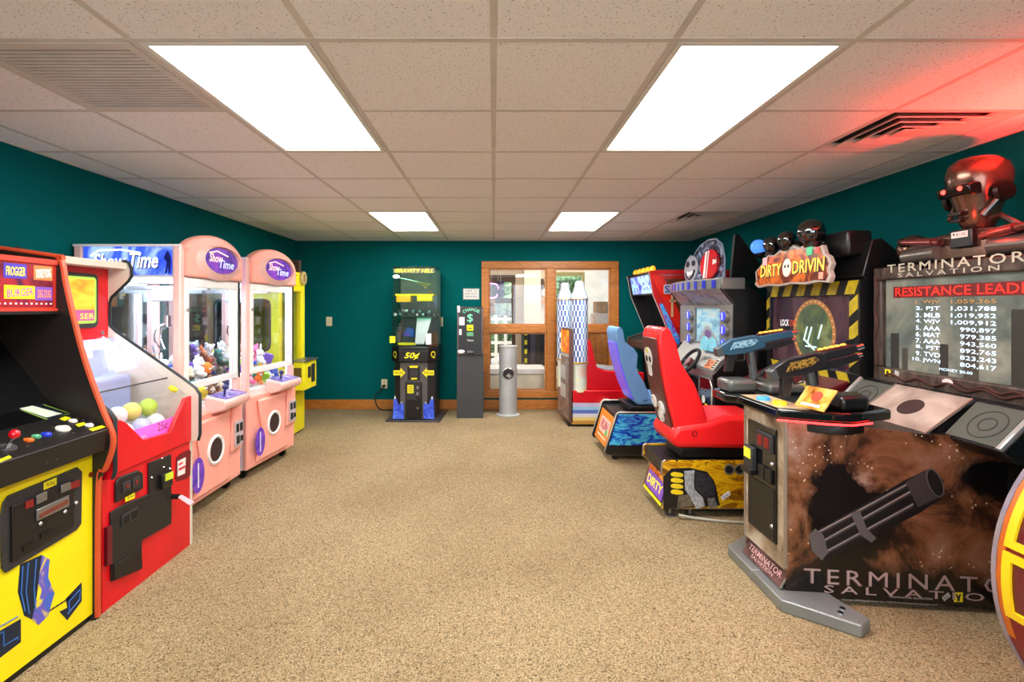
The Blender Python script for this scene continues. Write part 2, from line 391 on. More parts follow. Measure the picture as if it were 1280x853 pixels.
# window in the end wall
win = bpy.data.objects.new('window_1', None); col.objects.link(win); win.location = (.76, YB, WZ0); ORG['window_1'] = V((.76, YB, WZ0)); struct(win, 'oak framed interior window of three panes and a lower panel')
fy0, fy1 = YB-.03, YB-.002
fx0, fx1, fz0, fz1 = -.163, 1.686, .155, 1.997
for nm, q in (('head_board', (fx0, fx1, fz1-.095, fz1)), ('sill_board', (fx0, fx1, fz0, fz0+.095))): bx(nm, oakh, win, q[0], q[1], fy0, fy1, q[2], q[3], .005)
for nm, q in (('side_board', (fx0, fx0+.095)), ('side_board', (fx1-.105, fx1))): bx(nm, oak, win, q[0], q[1], fy0-.002, fy1, fz0+.095, fz1-.095, .005)
bx('mullion', oak, win, .715, .825, fy0+.004, YB+.05, fz0+.095, fz1-.095, .005)
bx('transom', oakh, win, fx0+.095, .715, fy0+.006, YB+.05, 1.035, 1.13, .005); bx('transom', oakh, win, .825, fx1-.105, fy0+.006, YB+.05, 1.035, 1.13, .005)
for (a0, a1, b0, b1) in ((fx0+.095, .715, 1.13, fz1-.095), (.825, fx1-.105, 1.13, fz1-.095), (fx0+.095, .715, fz0+.095, 1.035), (.825, fx1-.105, fz0+.095, 1.035)):
    mb = MB(); s = .022
    for q in ((a0, a1, b0, b0+s), (a0, a1, b1-s, b1), (a0, a0+s, b0+s, b1-s), (a1-s, a1, b0+s, b1-s)): mb.box(q[0], q[1], YB+.005, YB+.035, q[2], q[3])
    mb.build('glazing_bead', oak, win)
    bx('pane', gclear, win, a0+s*.5, a1-s*.5, YB+.016, YB+.021, b0+s*.5, b1-s*.5)
# ---------------------------------------------------------------- the lobby seen through that window
LB = 9.7; lx0, lx1 = -2.0, 4.0
lob = m('lobby_cream_paint', (214,196,172), .6); lobg = m('lobby_pale_paint', (214,214,206), .6)
struct(MB().box(lx0, lx1, YB+.13, 17.0, -.1, 0).build('floor_lobby', m('lobby_floor', (150,120,90), .5)), 'lobby floor beyond the window')
struct(MB().box(lx0, lx1, YB+.13, LB+.2, 2.45, 2.55).build('ceiling_lobby', m('lobby_ceiling', (220,212,200), .8)), 'lobby ceiling beyond the window')
struct(MB().box(lx0-.1, lx0, YB+.13, LB+.2, 0, 2.45).build('wall_lobby_left', lob), 'left lobby wall beyond the window'); struct(MB().box(lx1, lx1+.1, YB+.13, LB+.2, 0, 2.45).build('wall_lobby_right', lobg), 'right lobby wall beyond the window')
wl = MB(); dx0, dx1, vx0, vx1 = -.12, .42, 1.13, 1.75
wl.box(lx0, dx0, LB, LB+.12, 0, 2.45).box(dx1, vx0, LB, LB+.12, 0, 2.45, 0).box(vx1, lx1, LB, LB+.12, 0, 2.45, 1).box(dx0, dx1, LB, LB+.12, 2.0, 2.45).box(vx0, vx1, LB, LB+.12, 2.05, 2.45).box(vx0, vx1, LB, LB+.12, 0, .8)
struct(wl.build('wall_lobby_back', [lob, lobg]), 'cream lobby wall with a glazed door and a window')
brown = m('dark_brown_wood', (78,50,30), .45)
d1 = bpy.data.objects.new('door_1', None); col.objects.link(d1); d1.location = (.15, LB, 0); ORG['door_1'] = V((.15, LB, 0)); struct(d1, 'brown glazed lobby door')
for nm, q in (('stile', (dx0, dx0+.07, 0, 2.0)), ('stile', (dx1-.07, dx1, 0, 2.0)), ('rail', (dx0+.07, dx1-.07, 1.86, 2.0)), ('rail', (dx0+.07, dx1-.07, 1.45, 1.55)), ('rail', (dx0+.07, dx1-.07, 0, .25))): bx(nm, brown, d1, q[0], q[1], LB+.02, LB+.07, q[2], q[3], .004)
bx('pane', gclear, d1, dx0+.07, dx1-.07, LB+.04, LB+.045, .25, 1.45)
w2 = bpy.data.objects.new('window_2', None); col.objects.link(w2); w2.location = (1.44, LB, .8); ORG['window_2'] = V((1.44, LB, .8)); struct(w2, 'lobby window looking onto trees')
for nm, q in (('frame_side', (vx0, vx0+.05, .8, 2.05)), ('frame_side', (vx1-.05, vx1, .8, 2.05)), ('frame_head', (vx0+.05, vx1-.05, 1.98, 2.05)), ('frame_sill', (vx0+.05, vx1-.05, .8, .86))): bx(nm, m('olive_frame', (140,128,70), .5), w2, q[0], q[1], LB-.01, LB+.08, q[2], q[3], .004)
bx('pane', gclear, w2, vx0+.05, vx1-.05, LB+.04, LB+.045, .86, 1.98)
struct(MB().box(.56, .86, LB-.5, LB-.001, 0, 2.45).build('wall_lobby_pier', lob), 'cream pier in the lobby')
leafm = art('foliage', [(.3,(24,40,22)),(.5,(70,98,56)),(.7,(150,170,120))], 14, 6, .3, rough=.7)
for k, (x, y, z, r, lab) in enumerate(((.2,12.4,1.1,1.2,'green bush outside the lobby door'), (1.9,11.4,1.3,1.1,'leafy dark tree outside the lobby window'), (3.6,13.3,1.6,1.5,'leafy tree far right outside the lobby window'), (-1.6,13.4,1.5,1.3,'leafy tree far left outside the lobby door'), (1.1,15.2,1.9,1.3,'tall leafy tree behind the bushes outside'))):
    t = thing('shrub', lab, 'bush', (x, y, 0))
    mb = MB()
    for q in range(34):
        a, b = random.random()*2*PI, random.uniform(-.9, 1); rr = r*.72
        mb.sph((x+rr*math.cos(a)*math.sqrt(1-b*b), y+rr*.7*math.sin(a)*math.sqrt(1-b*b), max(.25, z+rr*b)), random.uniform(.2,.34)*r, (1,1,.8), 8)
    mb.build('foliage', leafm, t); MB().cyl((x,y,0), (x,y,z), .07, .05, 8).build('trunk', brown, t)
t = thing('porch_railing', 'white slatted porch railing outside the lobby door', 'railing', (.15, 10.6, 0)); wh = m('white_paint', (235,235,232), .5)
for z in (.35, .6, .85, 1.1): bx('rail', wh, t, -.6, .9, 10.58, 10.62, z, z+.06)
for x in (-.6, .02, .22, .86): bx('post', wh, t, x, x+.06, 10.56, 10.64, 0, 1.2)
# lobby contents
t = thing('service_counter', 'honey coloured beadboard counter behind the lower right pane', 'counter', (1.6, 7.5, 0))
bx('body', brown, t, 1.02, 2.4, 7.32, 7.7, 0, 1.02)
for k in range(15): bx('plank', oak, t, 1.02+k*.092, 1.106+k*.092, 7.3, 7.32, .02, 1.0, .006)
bx('worktop', oakh, t, 1.0, 2.42, 7.26, 7.72, 1.02, 1.06, .006)
bx_ = MB().box(1.47, 2.2, 7.34, 7.62, 1.06, 1.29); tag(bx_.build('brochure_stack', art('brochure_edges', [(.3,(150,140,132)),(.5,(205,198,190)),(.7,(170,150,150))], 20, 3, .4, rough=.7, mp=(9,1,1)), bevel=.004), 'row of pale brochures along the counter behind the glass', 'brochures')
tag(MB().box(1.5, 1.66, 7.36, 7.6, 1.291, 1.46).build('cardboard_box', m('cardboard', (150,118,82), .8), bevel=.004), 'brown cardboard box stacked on the brochures', 'box')
t = thing('toaster_oven', 'white box appliance on the brochures behind the upper right pane', 'appliance', (1.8, 7.48, 1.291))
bx('body', white, t, 1.67, 2.05, 7.35, 7.61, 1.291, 1.48, .012); F((1.67,7.35,1.291),(1,0,0),(0,0,1)).D('dial', .06, .12, .014, .01, blackm, t)
t = thing('display_case', 'long low white display case behind the lower left pane', 'display case', (.3, 7.5, 0))
bx('plinth', m('cream_panel', (226,214,190), .5), t, -.1, .72, 7.2, 7.7, 0, .42, .01); bx('top', white, t, -.12, .74, 7.18, 7.72, .42, .5, .01)
t = thing('clothes_rack', 'dark rack of hanging clothes behind the lower left pane', 'rack', (.66, 8.3, 0))
MB().tube([(.45,8.3,1.02),(1.2,8.3,1.02)], .015).tube([(.47,8.3,0),(.47,8.3,1.02)], .015).tube([(1.18,8.3,0),(1.18,8.3,1.02)], .015).build('rail', steel, t)
for k in range(7): MB().prism([(.5+k*.09,.98),(.585+k*.09,.98),(.59+k*.09,.42),(.495+k*.09,.45)], 'y', 8.12, 8.48).build('garment', m('garment%d' % (k % 3), ((40,36,48),(80,70,96),(58,50,50))[k % 3], .9), t, .012)
t = thing('striped_pole', 'slim yellow and black striped pole behind the lower left pane', 'pole', (.505, 7.9, 0))
for k in range(14): MB().cyl((.505,7.9,k*.072), (.505,7.9,(k+1)*.072), .022, n=10).build('band', yel if k % 2 else black, t)
t = thing('neon_sign', 'glowing pink neon loop sign behind the upper left pane', 'sign', (-.02, 8.9, 1.45)); bx('backing', black, t, -.2, .12, 8.93, 8.94, 1.5, 1.82)
MB().tube(smooth_curve([(-.16,8.91,1.78),(.02,8.91,1.79),(.09,8.91,1.72),(.06,8.91,1.58),(-.02,8.91,1.54),(-.12,8.91,1.56)]), .012).build('neon_tube', m('pink_neon', (255,120,235), .3, emit=4), t)
MB().tube([(-.15,8.935,1.8),(-.15,8.935,2.45)], .004).tube([(.08,8.935,1.8),(.08,8.935,2.45)], .004).build('hanger', steel, t)
for k, (x, z, c, lab) in enumerate(((-.03,1.32,(150,110,66),'tan plush bear hanging behind the upper left pane'), (.12,1.62,(44,34,84),'dark blue bag hanging behind the upper left pane'), (-.18,1.12,(96,54,36),'brown plush toy on the shelf behind the upper left pane'))):
    t = thing('hanging_toy', lab, 'toy', (x, 8.5, z-.1)); mc = m('hang%d' % k, c, .9)
    MB().sph((x,8.5,z), .075, (.8,.7,1.2)).build('body', mc, t); MB().sph((x,8.5,z+.13), .055).sph((x-.045,8.5,z+.18), .02).sph((x+.045,8.5,z+.18), .02).build('head', mc, t); MB().tube([(x,8.5,z+.18),(x,8.5,2.45)], .002, 5).build('string', white, t)
t = thing('corner_shelf', 'small wall shelf with ornaments beyond the upper left pane', 'shelf', (.98, LB-.02, 1.55))
MB().prism([(.87,1.57),(1.09,1.57),(1.09,1.54),(.87,1.38)], 'y', LB-.16, LB-.002).build('bracket', oak, t); MB().lathe([(.04,0),(.075,.03),(.07,.1),(.03,.16)], (.98,LB-.09,1.57), 14).build('jar', white, t)
MB().lathe([(.03,0),(.05,.05),(.04,.14),(.02,.2)], (.93,LB-.09,1.72), 12).build('figurine', brown, t)
ld = bpy.data.lights.new('lobby_fill_lamp', 'AREA'); ld.size = 2.2; ld.energy = 34; ld.color = (1,.93,.84)  # unseen lamp and glowing panel, added to light the lobby
t = thing('added_lobby_light', 'unseen lamp panel added to light the lobby beyond the window', 'ceiling light', (1.0, 8.3, 2.4)); bx('panel', diffm, t, .4, 1.6, 7.9, 8.7, 2.43, 2.45); lo = bpy.data.objects.new('lamp', ld); col.objects.link(lo); lo.parent = t; lo.location = (0,0,.02)
# ---------------------------------------------------------------- small things on the end wall
FB = F((0,YB,0),(1,0,0),(0,0,1))
t = thing('notice', 'small white printed no smoking notice above the change machine', 'sign', FB.pt(*FB.px(588.5,374)))
a0, b0 = FB.px(579,374.5); a1, b1 = FB.px(599,361)
FB.R('card', a0, b0, a1, b1, .003, m('paper', (236,234,228), .7), t, .001)
FB.R('border', a0+.004, b0+.004, a1-.004, b1-.004, .0005, m('paper_print', (120,126,130), .7), t, .004); FB.R('sheet', a0+.008, b0+.008, a1-.008, b1-.008, .0006, m('paper', (236,234,228)), t, .0045)
for k, s in enumerate(('THANK YOU', 'FOR NOT', 'SMOKING')): FB.T(s, a0+.025, b1-.045-.038*k, a1-.025, b1-.018-.038*k, m('print_black', (30,30,34), .7), t, .0052)
for nm, px, py, lab, kind in (('light_switch', 411.5, 402, 'cream light switch plate on bare teal wall left of the prize tower', 's'), ('light_switch', 550, 402.5, 'cream switch plate half hidden by the prize tower', 's'), ('wall_outlet', 480.5, 480, 'cream power outlet low on teal wall with a plug in it', 'o')):
    a, b = FB.px(px, py); t = thing(nm, lab, 'outlet' if kind == 'o' else 'switch', FB.pt(a, b-.06))
    FB.P('plate', rrect(a-.04, b-.062, a+.04, b+.062, .006), .006, m('ivory', (226,214,178), .45), t, 0, .002)
    if kind == 's': FB.R('toggle', a-.006, b-.012, a+.006, b+.014, .012, m('ivory', ()), t, .006)
    else:
        FB.D('socket', a, b+.025, .017, .003, m('ivory_dark', (190,178,150), .5), t, .006); FB.D('socket', a, b-.025, .017, .003, m('ivory_dark'), t, .006)
a, b = FB.px(480.5, 480)
MB().tube(smooth_curve([(a,YB-.045,b-.025),(a-.05,YB-.06,b-.09),(a-.11,YB-.06,.2),(a-.09,YB-.07,.07),(a-.02,YB-.1,.013),(a+.08,YB-.11,.012),(a+.13,YB-.12,.012)]), .008).box(a-.016,a+.016,YB-.06,YB-.012,b-.042,b-.01).build('power_cord', blackm); tag(bpy.data.objects['power_cord'], 'black power cord running from outlet to the prize tower', 'cord')
# ash bin
t = thing('ash_bin', 'light grey metal cylinder bin with round hole before the window', 'bin', (.185, 6.45, 0))
grey = m('pale_grey_metal', (176,180,182), .4, .3)
c = (.185, 6.45, 0)
MB().lathe([(.15,0),(.15,.012),(.118,.02),(.115,.03)], c, 32).build('base_flange', grey, t)
MB().lathe([(.113,.02),(.113,.865),(.118,.868),(.118,.885),(.1,.888)], c, 40).build('tube', grey, t)
mb = MB(); mb.ring((.185,6.338,.54), (0,1,0), .068, .007, 24); mb.build('hole_rim', chrome, t)
hf = F((.185,6.333,.54),(1,0,0),(0,0,1)); hf.D('hole', 0, 0, .066, .003, blackm, t, -.002)
mb = MB()
for k in range(9):
    a = random.random()*6.28; q = random.random()*.03; mb.sph((.185+q*math.cos(a), 6.328, .515+q*math.sin(a)*.7), .014, (1,.5,.8), 8)
mb.build('litter', m('litter_grey', (150,146,140), .8), t)
# ---------------------------------------------------------------- yellow multi-game cabinet (left foreground)
yellow = m('yellow_laminate', (244,224,8), .35, var=.05)
orange = m('orange_edging', (206,78,40), .4)
t = thing('arcade_cabinet', 'yellow arcade cabinet with black control panel and red joystick', 'arcade machine', (-2.2, 1.89, 0))
ya, yb = 1.555, 2.24
front = [(-1.752,0),(-1.748,.60),(-1.72,.66),(-1.69,.74),(-1.683,.80),(-1.695,.845),(-1.735,.94),(-1.785,1.074),(-1.83,1.22),(-1.872,1.394),(-1.895,1.50),(-1.905,1.565),(-1.925,1.597),(-1.96,1.607)]
prof = front+[(-2.63,1.70),(-2.63,0)]
for y0, y1 in ((ya, ya+.022), (yb-.022, yb)):
    MB().prism(prof, 'y', y0, y1).build('side_panel', m('dark_brown_laminate', (34,26,22), .5), t)
    MB().tube([(p.x, (y0+y1)/2, max(p.y,.012)) for p in smooth_curve([(a, b, 0) for a, b in front]+[(-2.63,1.70,0)], 4)], .0125, 8).build('edge_molding', orange, t)
iy0, iy1 = ya+.022, yb-.022
bx('front_panel', yellow, t, -1.80, -1.766, iy0, iy1, .03, .752)
bx('kick_board', black, t, -1.80, -1.775, iy0, iy1, 0, .03)
MB().prism([(-2.3,1.02),(-2.3,1.69),(-2.62,1.7),(-2.62,0),(-1.8,0),(-1.8,.7),(-1.9,.85)], 'y', iy0, iy1).build('body', black, t)
MB().prism([(-1.69,.845),(-1.872,.912),(-1.9,.88),(-1.75,.752),(-1.70,.752)], 'y', iy0, iy1).build('control_panel', m('control_black', (20,19,18), .4), t, .004)
MB().prism([(-1.872,.912),(-1.95,.955),(-1.96,.93),(-1.88,.89)], 'y', iy0, iy1).build('bezel_shelf', blackgl, t)
MB().prism([(-1.95,.955),(-2.27,1.36),(-2.30,1.36),(-1.97,.93)], 'y', iy0, iy1).build('screen_glass', blackgl, t)
MB().prism([(-1.905,1.36),(-1.94,1.37),(-2.3,1.37),(-2.3,1.355),(-1.905,1.35)], 'y', iy0, iy1).build('marquee_shelf', black, t)
# marquee box
mq = m('marquee_red', (180,46,36), .35, emit=.1)
MB().prism([(-1.925,1.352),(-1.925,1.585),(-2.1,1.60),(-2.1,1.352)], 'y', iy0, iy1).build('marquee_box', mq, t)
FM = F((-1.925,iy0,1.352),(0,1,0),(0,0,1)); W = iy1-iy0
FM.R('marquee_art', .02, .03, W-.02, .205, .003, art('marquee_maroon', [(.35,(92,20,34)),(.55,(150,34,40)),(.7,(60,20,60))], 9, 3, .4, emit=.35), t)
mqp = [('violet',(70,50,160),'FROGGER',(236,226,40),.62,.80,.55,.92), ('orange',(200,110,60),'DONKEY KONG',(250,240,240),.82,.975,.5,.86), ('yellow',(236,220,30),'BURGER',(200,40,150),.62,.79,.16,.43), ('purple',(110,66,160),'DIG DUG',(250,140,40),.82,.975,.14,.42), ('green',(40,120,60),'GALAGA',(250,230,60),.40,.59,.52,.9), ('blue',(40,60,170),'MAPPY',(240,240,240),.40,.59,.15,.42), ('teal',(30,120,130),'XEVIOUS',(240,200,40),.18,.37,.52,.9), ('rose',(180,50,80),'RALLY',(240,240,240),.18,.37,.15,.42)]
corner = {'FROGGER': ((3,331),(32,349)), 'DONKEY KONG': ((41,335),(77,352)), 'BURGER': ((4,358),(42,374)), 'DIG DUG': ((43,360),(77,376))}
for nm, c, s, tc, u0, u1, v0, v1 in mqp:
    a0, a1, b0, b1 = u0*W, u1*W, .03+v0*.175, .03+v1*.175
    if s in corner:
        (x0, y0), (x1, y1) = corner[s]; a0, _ = FM.px(x0, y0); a1, b0 = FM.px(x1, y1); b1 = FM.px(x1, y0)[1]; a1 = min(a1, W-.025)
    o = FM.R('game_plate', a0, b0, a1, b1, .002, m('plate_'+nm, c, .35, emit=.5), t, .003)
    FM.T(s, a0+.008, b0+.01, a1-.008, b1-.012, m('mtext_'+nm, tc, .4, emit=.6), o, .0055, rot=.1 if s in ('DONKEY KONG','BURGER') else 0, shear=.1, offset=.01)
mb = MB()
for k in range(26): FM.poly(mb, FM.ell(.04+k*.0228, .042, .004, .004, 6), .003, .005)
mb.build('dot_row', m('dot_white', (240,220,220), .4, emit=.5), t)
for q in ((0,.0,W,.022),(0,.212,W,.234)): FM.R('marquee_rail', *q, .008, m('marquee_rail_red', (206,60,44), .35), t)
# red block on top
tag(MB().box(-2.45, -2.17, 1.7, 2.19, 1.692, 1.726).build('red_topper_box', m('topper_red', (150,14,26), .5), bevel=.008), 'red flat box lying on top of the yellow cabinet', 'box')
# control panel items
FC = F((-1.69,iy0,.845),(0,1,0),(-.182,0,.067))
a, b = FC.px(9, 560)
js = FC.D('joystick_base', a, b, .028, .004, steel, t)
p0 = FC.pt(a, b, .004); p1 = P(18, 543, p0.y-.005)
MB().cyl(p0, p1, .007, n=10).build('shaft', chrome, js); MB().sph(p1, .0175, n=16).build('ball_knob', m('joystick_red', (214,14,30), .2, coat=.5), js)
for nm, x, y, r, c, h in (('button',36,551,.016,(222,106,40),.009),('button',45,546.5,.016,(84,160,120),.009),('button',58,544,.018,(40,60,190),.009),('trackball',78.5,537,.026,(232,228,216),.012),('button',91,527,.016,(236,232,222),.009),('button',111.5,532.5,.016,(236,232,222),.009)):
    a, b = FC.px(x, y); mb = MB(); FC.poly(mb, FC.ell(a, b, r, r), 0, h*.5)
    mb.sph(FC.pt(a, b, h*.4), r*.85, (1,1,.55), 16); mb.build(nm, m('btn_%d_%d_%d' % c, c, .25), t)
mb = MB()
for x, y in ((66,534),(89,534),(68,541),(92,541),(97,522),(105,525),(112,527),(115,528),(35,558),(7,525)): FC.poly(mb, FC.ell(*FC.px(x, y), .004, .004, 8), 0, .002)
mb.build('screw', chrome, t)
for pts in (((74,524),(82,521),(89,523),(81,526.5)), ((94,531),(104,528.5),(108,531),(98,534)), ((111,537),(133,530.5),(135.5,533),(116,539.5)), ((-8,578),(11,570),(15,572.5),(-4,580))): FC.X('yellow_label', pts, .0015, yel, t)
FV = F((-1.872,iy0,.912),(0,1,0),(-.078,0,.043))
bor = m('bezel_dots', (120,150,60), .5)
FV.X('card_border', [(-40,474),(88,517),(80,521),(60,526),(-40,488)], .001, bor, t); FV.X('instruction_strip', [(-40,476),(85,517.5),(61,525),(-40,486)], .001, m('strip_navy', (14,20,36), .3), t, .0012)
FV.X('score_card', [(37,507.5),(77,518),(58,523),(22,511)], .001, m('card_white', (196,206,190), .5), t, .0024)
mb = MB()
for a in (((4,496),(27,502),(12,506),(-6,499)), ((-30,486),(-6,493),(-14,497),(-36,490))):
    q = FV.pxs(a); mb.tube([FV.pt(x, y, .003) for x, y in q], .0022, 5, 0, True)
mb.build('maze_lines', m('maze_blue', (70,130,220), .4, emit=.2), t)
mb = MB()
for x, y in ((57,580),(70,575)): mb.sph((-1.699, F((-1.70,iy0,0),(0,1,0),(0,0,1)).px(x,y)[0]+iy0, .79), .004, n=8)
mb.build('bolt', chrome, t)
# front panel: coin door and printed bands
FY = F((-1.766,iy0,0),(0,1,0),(0,0,1))
cdoor = FY.X('coin_door_frame', [(2,629),(8,620),(95,584),(101,590),(100,655),(94,663),(5,717),(0,711),(-2,650)], .008, char, t, 0, .003)
FY.X('coin_door', [(10,633),(88,600),(88,658),(10,704)], .008, black, cdoor, .008, .002)
for pts, c in ((((26,628),(36,624),(36,633),(26,637)), (120,20,16)), (((83,604),(94,600),(94,608),(83,612)), (120,20,16)), (((45,668),(57,662),(57,668),(45,674)), (4,4,4)), (((23,684),(36,677),(36,683),(23,690)), (4,4,4))):
    FY.X('coin_slot', pts, .003, m('slot_%d' % c[0], c, .4, emit=.15 if c[0] > 50 else 0), cdoor, .016)
for pts in (((39,620),(52,614),(52,625),(39,631)), ((70,607),(82,602),(82,612),(70,617)), ((39,638),(80,619),(80,633),(39,652))): FY.X('coin_mech', pts, .007, steel, cdoor, .016, .002)
FY.X('reject_plate', [(42,643),(78,624),(77,630),(42,648)], .002, m('rust_print', (110,50,36), .5), cdoor, .023)
for x, y in ((45,655),(76,640),(90,629)): a, b = FY.px(x, y); mb = MB(); mb.sph(FY.pt(a,b,.016), .009, n=10); mb.build('lock', chrome, cdoor)
FY.X('price_label', [(52,604),(68,597),(68,606),(52,613)], .001, yel, t, .008); a0, b0 = FY.px(55,610); a1, b1 = FY.px(66,600.5); FY.T('50\u00a2', a0, b0, a1, b1, m('print_black', (20,20,24)), t, .009)
a, b = FY.px(113, 593.5); FY.D('lock', a, b, .011, .006, m('copper', (150,70,30), .35, .6), t)
pb = m('print_navy', (12,30,52), .5); pbl = m('print_blue', (60,112,190), .5); pg = m('print_green', (40,90,80), .5)
art1 = FY.X('printed_band', [(25,706),(52,694),(48,745),(40,775),(30,770),(22,740)], .0006, pb, t)
FY.X('printed_band', [(-20,800),(26,774),(26,803),(-20,838)], .0006, pb, t); FY.X('printed_band', [(74,765),(84,760),(82,749),(102,728),(102,752),(84,776)], .0006, pb, t)
mb = MB()
for pts in (((28,708),(26,742),(31,765)), ((35,704),(32,740),(36,768)), ((45,699),(42,735),(44,765)), ((-20,805),(4,790),(4,808),(22,797),(22,800)), ((-20,795),(22,771)), ((86,765),(86,752),(100,737),(99,750),(84,768))):
    MB().tube([FY.pt(*FY.px(*p), .0012) for p in pts], .0024, 4).build('printed_line', pbl, t)
mb = MB()
for k in range(11):
    x = 40+k*5; y = 779-k*3.2; q = [FY.px(x, y), FY.px(x+13, y-11), FY.px(x+12, y-8)]; FY.poly(mb, q, 0, .0006)
mb.build('printed_shadow', pb, t)
art2 = art('print_swirl', [(.4,(60,100,200)),(.52,(110,90,190)),(.6,(236,220,20)),(.75,(250,236,80))], 10, 2, 1.2, rough=.4)
FY.X('printed_swirl', [(52,694),(62,700),(60,722),(68,742),(60,770),(48,782),(40,775),(46,745)], .0007, art2, t)
# ---------------------------------------------------------------- red ball-drop prize machine
t = thing('ball_redemption_machine', 'red coin-op ball game with white sides and sloping glass top', 'arcade machine', (-2.2, 2.6, 0))
ya, yb = 2.265, 2.945
sidep = [(-1.76,0),(-1.76,.60),(-1.722,.605),(-1.712,.64),(-1.712,.87),(-1.735,.905),(-1.80,.955),(-2.20,1.235),(-2.235,1.27),(-2.238,1.40),(-2.225,1.44),(-2.125,1.535),(-2.11,1.56),(-2.11,1.60),(-2.125,1.635),(-2.155,1.645),(-2.62,1.645),(-2.62,0)]
sidew = m('white_laminate', (214,204,190), .4)
for y0, y1 in ((ya, ya+.022), (yb-.022, yb)):
    MB().prism(sidep, 'y', y0, y1).build('side_panel', sidew if y0 > 2.5 else redp, t)
    MB().tube([(x, (y0+y1)/2+.0, z) for x, z in sidep[2:16]], .012, 6).build('edge_molding', m('edge_black', (24,34,38), .5), t)
iy0, iy1 = ya+.022, yb-.022
FR = F((-1.762,iy0,0),(0,1,0),(0,0,1)); W = iy1-iy0
FR.P('lower_front', [(0,.0),(W,.0),(W,.6),(0,.6)], .012, redp, t, -.012)
FR.P('upper_front', [(0,.605),(W,.605),(W,.865),(W-.055,.86),(W-.19,.70),(W-.40,.715),(W-.52,.83),(W-.56,.85),(0,.855)], .022, redp, t, -.012, .003)
bx('floor_deck', m('inner_white', (176,184,214), .4), t, -2.2, -1.79, iy0, iy1, .58, .6)
bx('cabinet_body', redp, t, -2.61, -1.78, iy0+.001, iy1-.001, 0, .58)
gl2 = F((-1.77,iy0,.90),(0,1,0),(-.43,0,.335))
gl2.R('top_glass', 0, 0, W, .55, .006, gclear, t, -.03)
gl2.R('glass_joint', 0, .135, W, .142, .004, char, t, -.022)
a = gl2.px(228, 490); gl2.D('glass_latch', W-.07, .045, .024, .012, m('latch_yellow', (226,206,30), .4), t, -.02)
FR.P('clear_notch_panel', [(W-.55,.62),(W-.02,.62),(W-.02,.9),(W-.55,.9)], .005, gclear, t, -.026)
pk = FR.P('pink_sign_strip', [(W-.47,.66),(W-.10,.66),(W-.09,.765),(W-.48,.765)], .003, m('magenta_sign', (240,96,200), .4, emit=.5), t, -.031)
FR.T('25\u00a2', W-.24, .705, W-.16, .76, m('print_maroon', (110,14,50), .5), pk, -.0275); FR.T('Coin', W-.45, .70, W-.33, .735, white, pk, -.0275); FR.T('Insert', W-.14, .715, W-.105, .74, m('print_maroon'), pk, -.0275)
# red backboard with screen
FS = F((-2.236,iy0,1.19),(0,1,0),(0,0,1))
FS.R('backboard', 0, 0, W, .42, .02, redp, t, -.02)
FS.P('screen_surround', rrect(.12, .075, W-.085, .375, .03), .012, char, t, 0, .004)
sg = art('orange_screen', [(0,(150,60,140)),(.16,(190,90,130)),(.22,(240,150,40)),(.5,(250,110,40)),(.85,(250,190,60)),(1,(120,190,60))], kind='gradient', emit=.9, mp=(1,1,3.2), rot=(0,PI/2,0))
s_ = FS.P('screen', rrect(.15, .1, W-.105, .355, .02), .003, m('screen_green', (150,196,70), .3, emit=.5), t, .012)
FS.R('screen_picture', .165, .115, W-.12, .34, .001, art('orange_picture', [(.2,(245,90,30)),(.5,(250,150,40)),(.8,(250,200,70))], 4, 2, .6, emit=.8, mp=(1,1,3)), s_, .015)
FS.R('screen_band', .165, .115, W-.12, .175, .001, m('screen_purple', (170,80,130), .3, emit=.5), s_, .0162)
FS.T('SER', W-.22, .125, W-.125, .155, m('screen_text', (250,220,60), .4, emit=.8), s_, .0175)
a, b = FS.px(128.5, 419); FS.D('lock', W-.05, .045, .011, .008, chrome, t)
mb = MB(); mb.box(-2.61,-2.256,iy0,iy1,1.19,1.63); mb.build('back_housing', sidew, t); bx('back_wall', m('inner_white'), t, -2.24, -2.2, iy0, iy1, .6, 1.2)
bx('top_trim', sidew, t, -2.24, -2.13, iy0, iy1, 1.60, 1.635)
bx('inner_ramp', m('inner_blue_white', (160,176,226), .3), t, -2.19, -2.08, iy0+.25, iy1-.02, .6, 1.0, .02)
# coin hardware
blk = m('coin_black', (26,24,24), .45)
o = FR.X('coin_door', [(136,641),(150,632),(212,606),(212,655),(175,676),(174,712),(137,727)], .012, blk, t, 0, .003)
FR.X('hinge', [(129,660),(135,657),(135,705),(129,708)], .02, m('hinge_maroon', (100,12,24), .4), o)
FR.X('coin_return', [(148,645),(168,634),(168,648),(148,659)], .006, char, o, .012, .002)
for q in (((150,647),(157,643),(157,652),(150,656)), ((160,641),(167,637),(167,646),(160,650))): FR.X('return_slot', q, .002, m('pure_black', (3,3,3), .6), o, .018)
FR.X('cash_box_door', [(138,706),(173,687),(174,711),(138,726)], .006, black, o, .012, .002)
a0 = FR.X('price_label', [(153,620),(165,615),(165,623),(153,628)], .001, yel, o, .013); x0, y0 = FR.px(155,626); x1, y1 = FR.px(164,617); FR.T('25\u00a2', x0, y0, x1, y1, m('print_black'), o, .0145)
cm = FR.X('coin_entry', [(142,604),(146,597),(170,588),(176,592),(176,611),(142,629)], .014, blk, t, 0, .004)
for q in (((149,604),(159,600),(159,612),(149,616)), ((161,599),(170,595),(170,607),(161,611))): e_ = FR.X('coin_plate', q, .006, char, cm, .014, .002); FR.X('coin_slot', [(sum(p[0] for p in q)/4+dx, sum(p[1] for p in q)/4+dy) for dx, dy in ((-1.5,2.5),(1.5,1),(1.5,-3),(-1.5,-1.5))], .003, m('slot_120', (120,20,16), .4), e_, .02)
ba = FR.X('bill_acceptor', [(184,579),(212,568),(213,606),(184,619)], .01, blk, t, 0, .003)
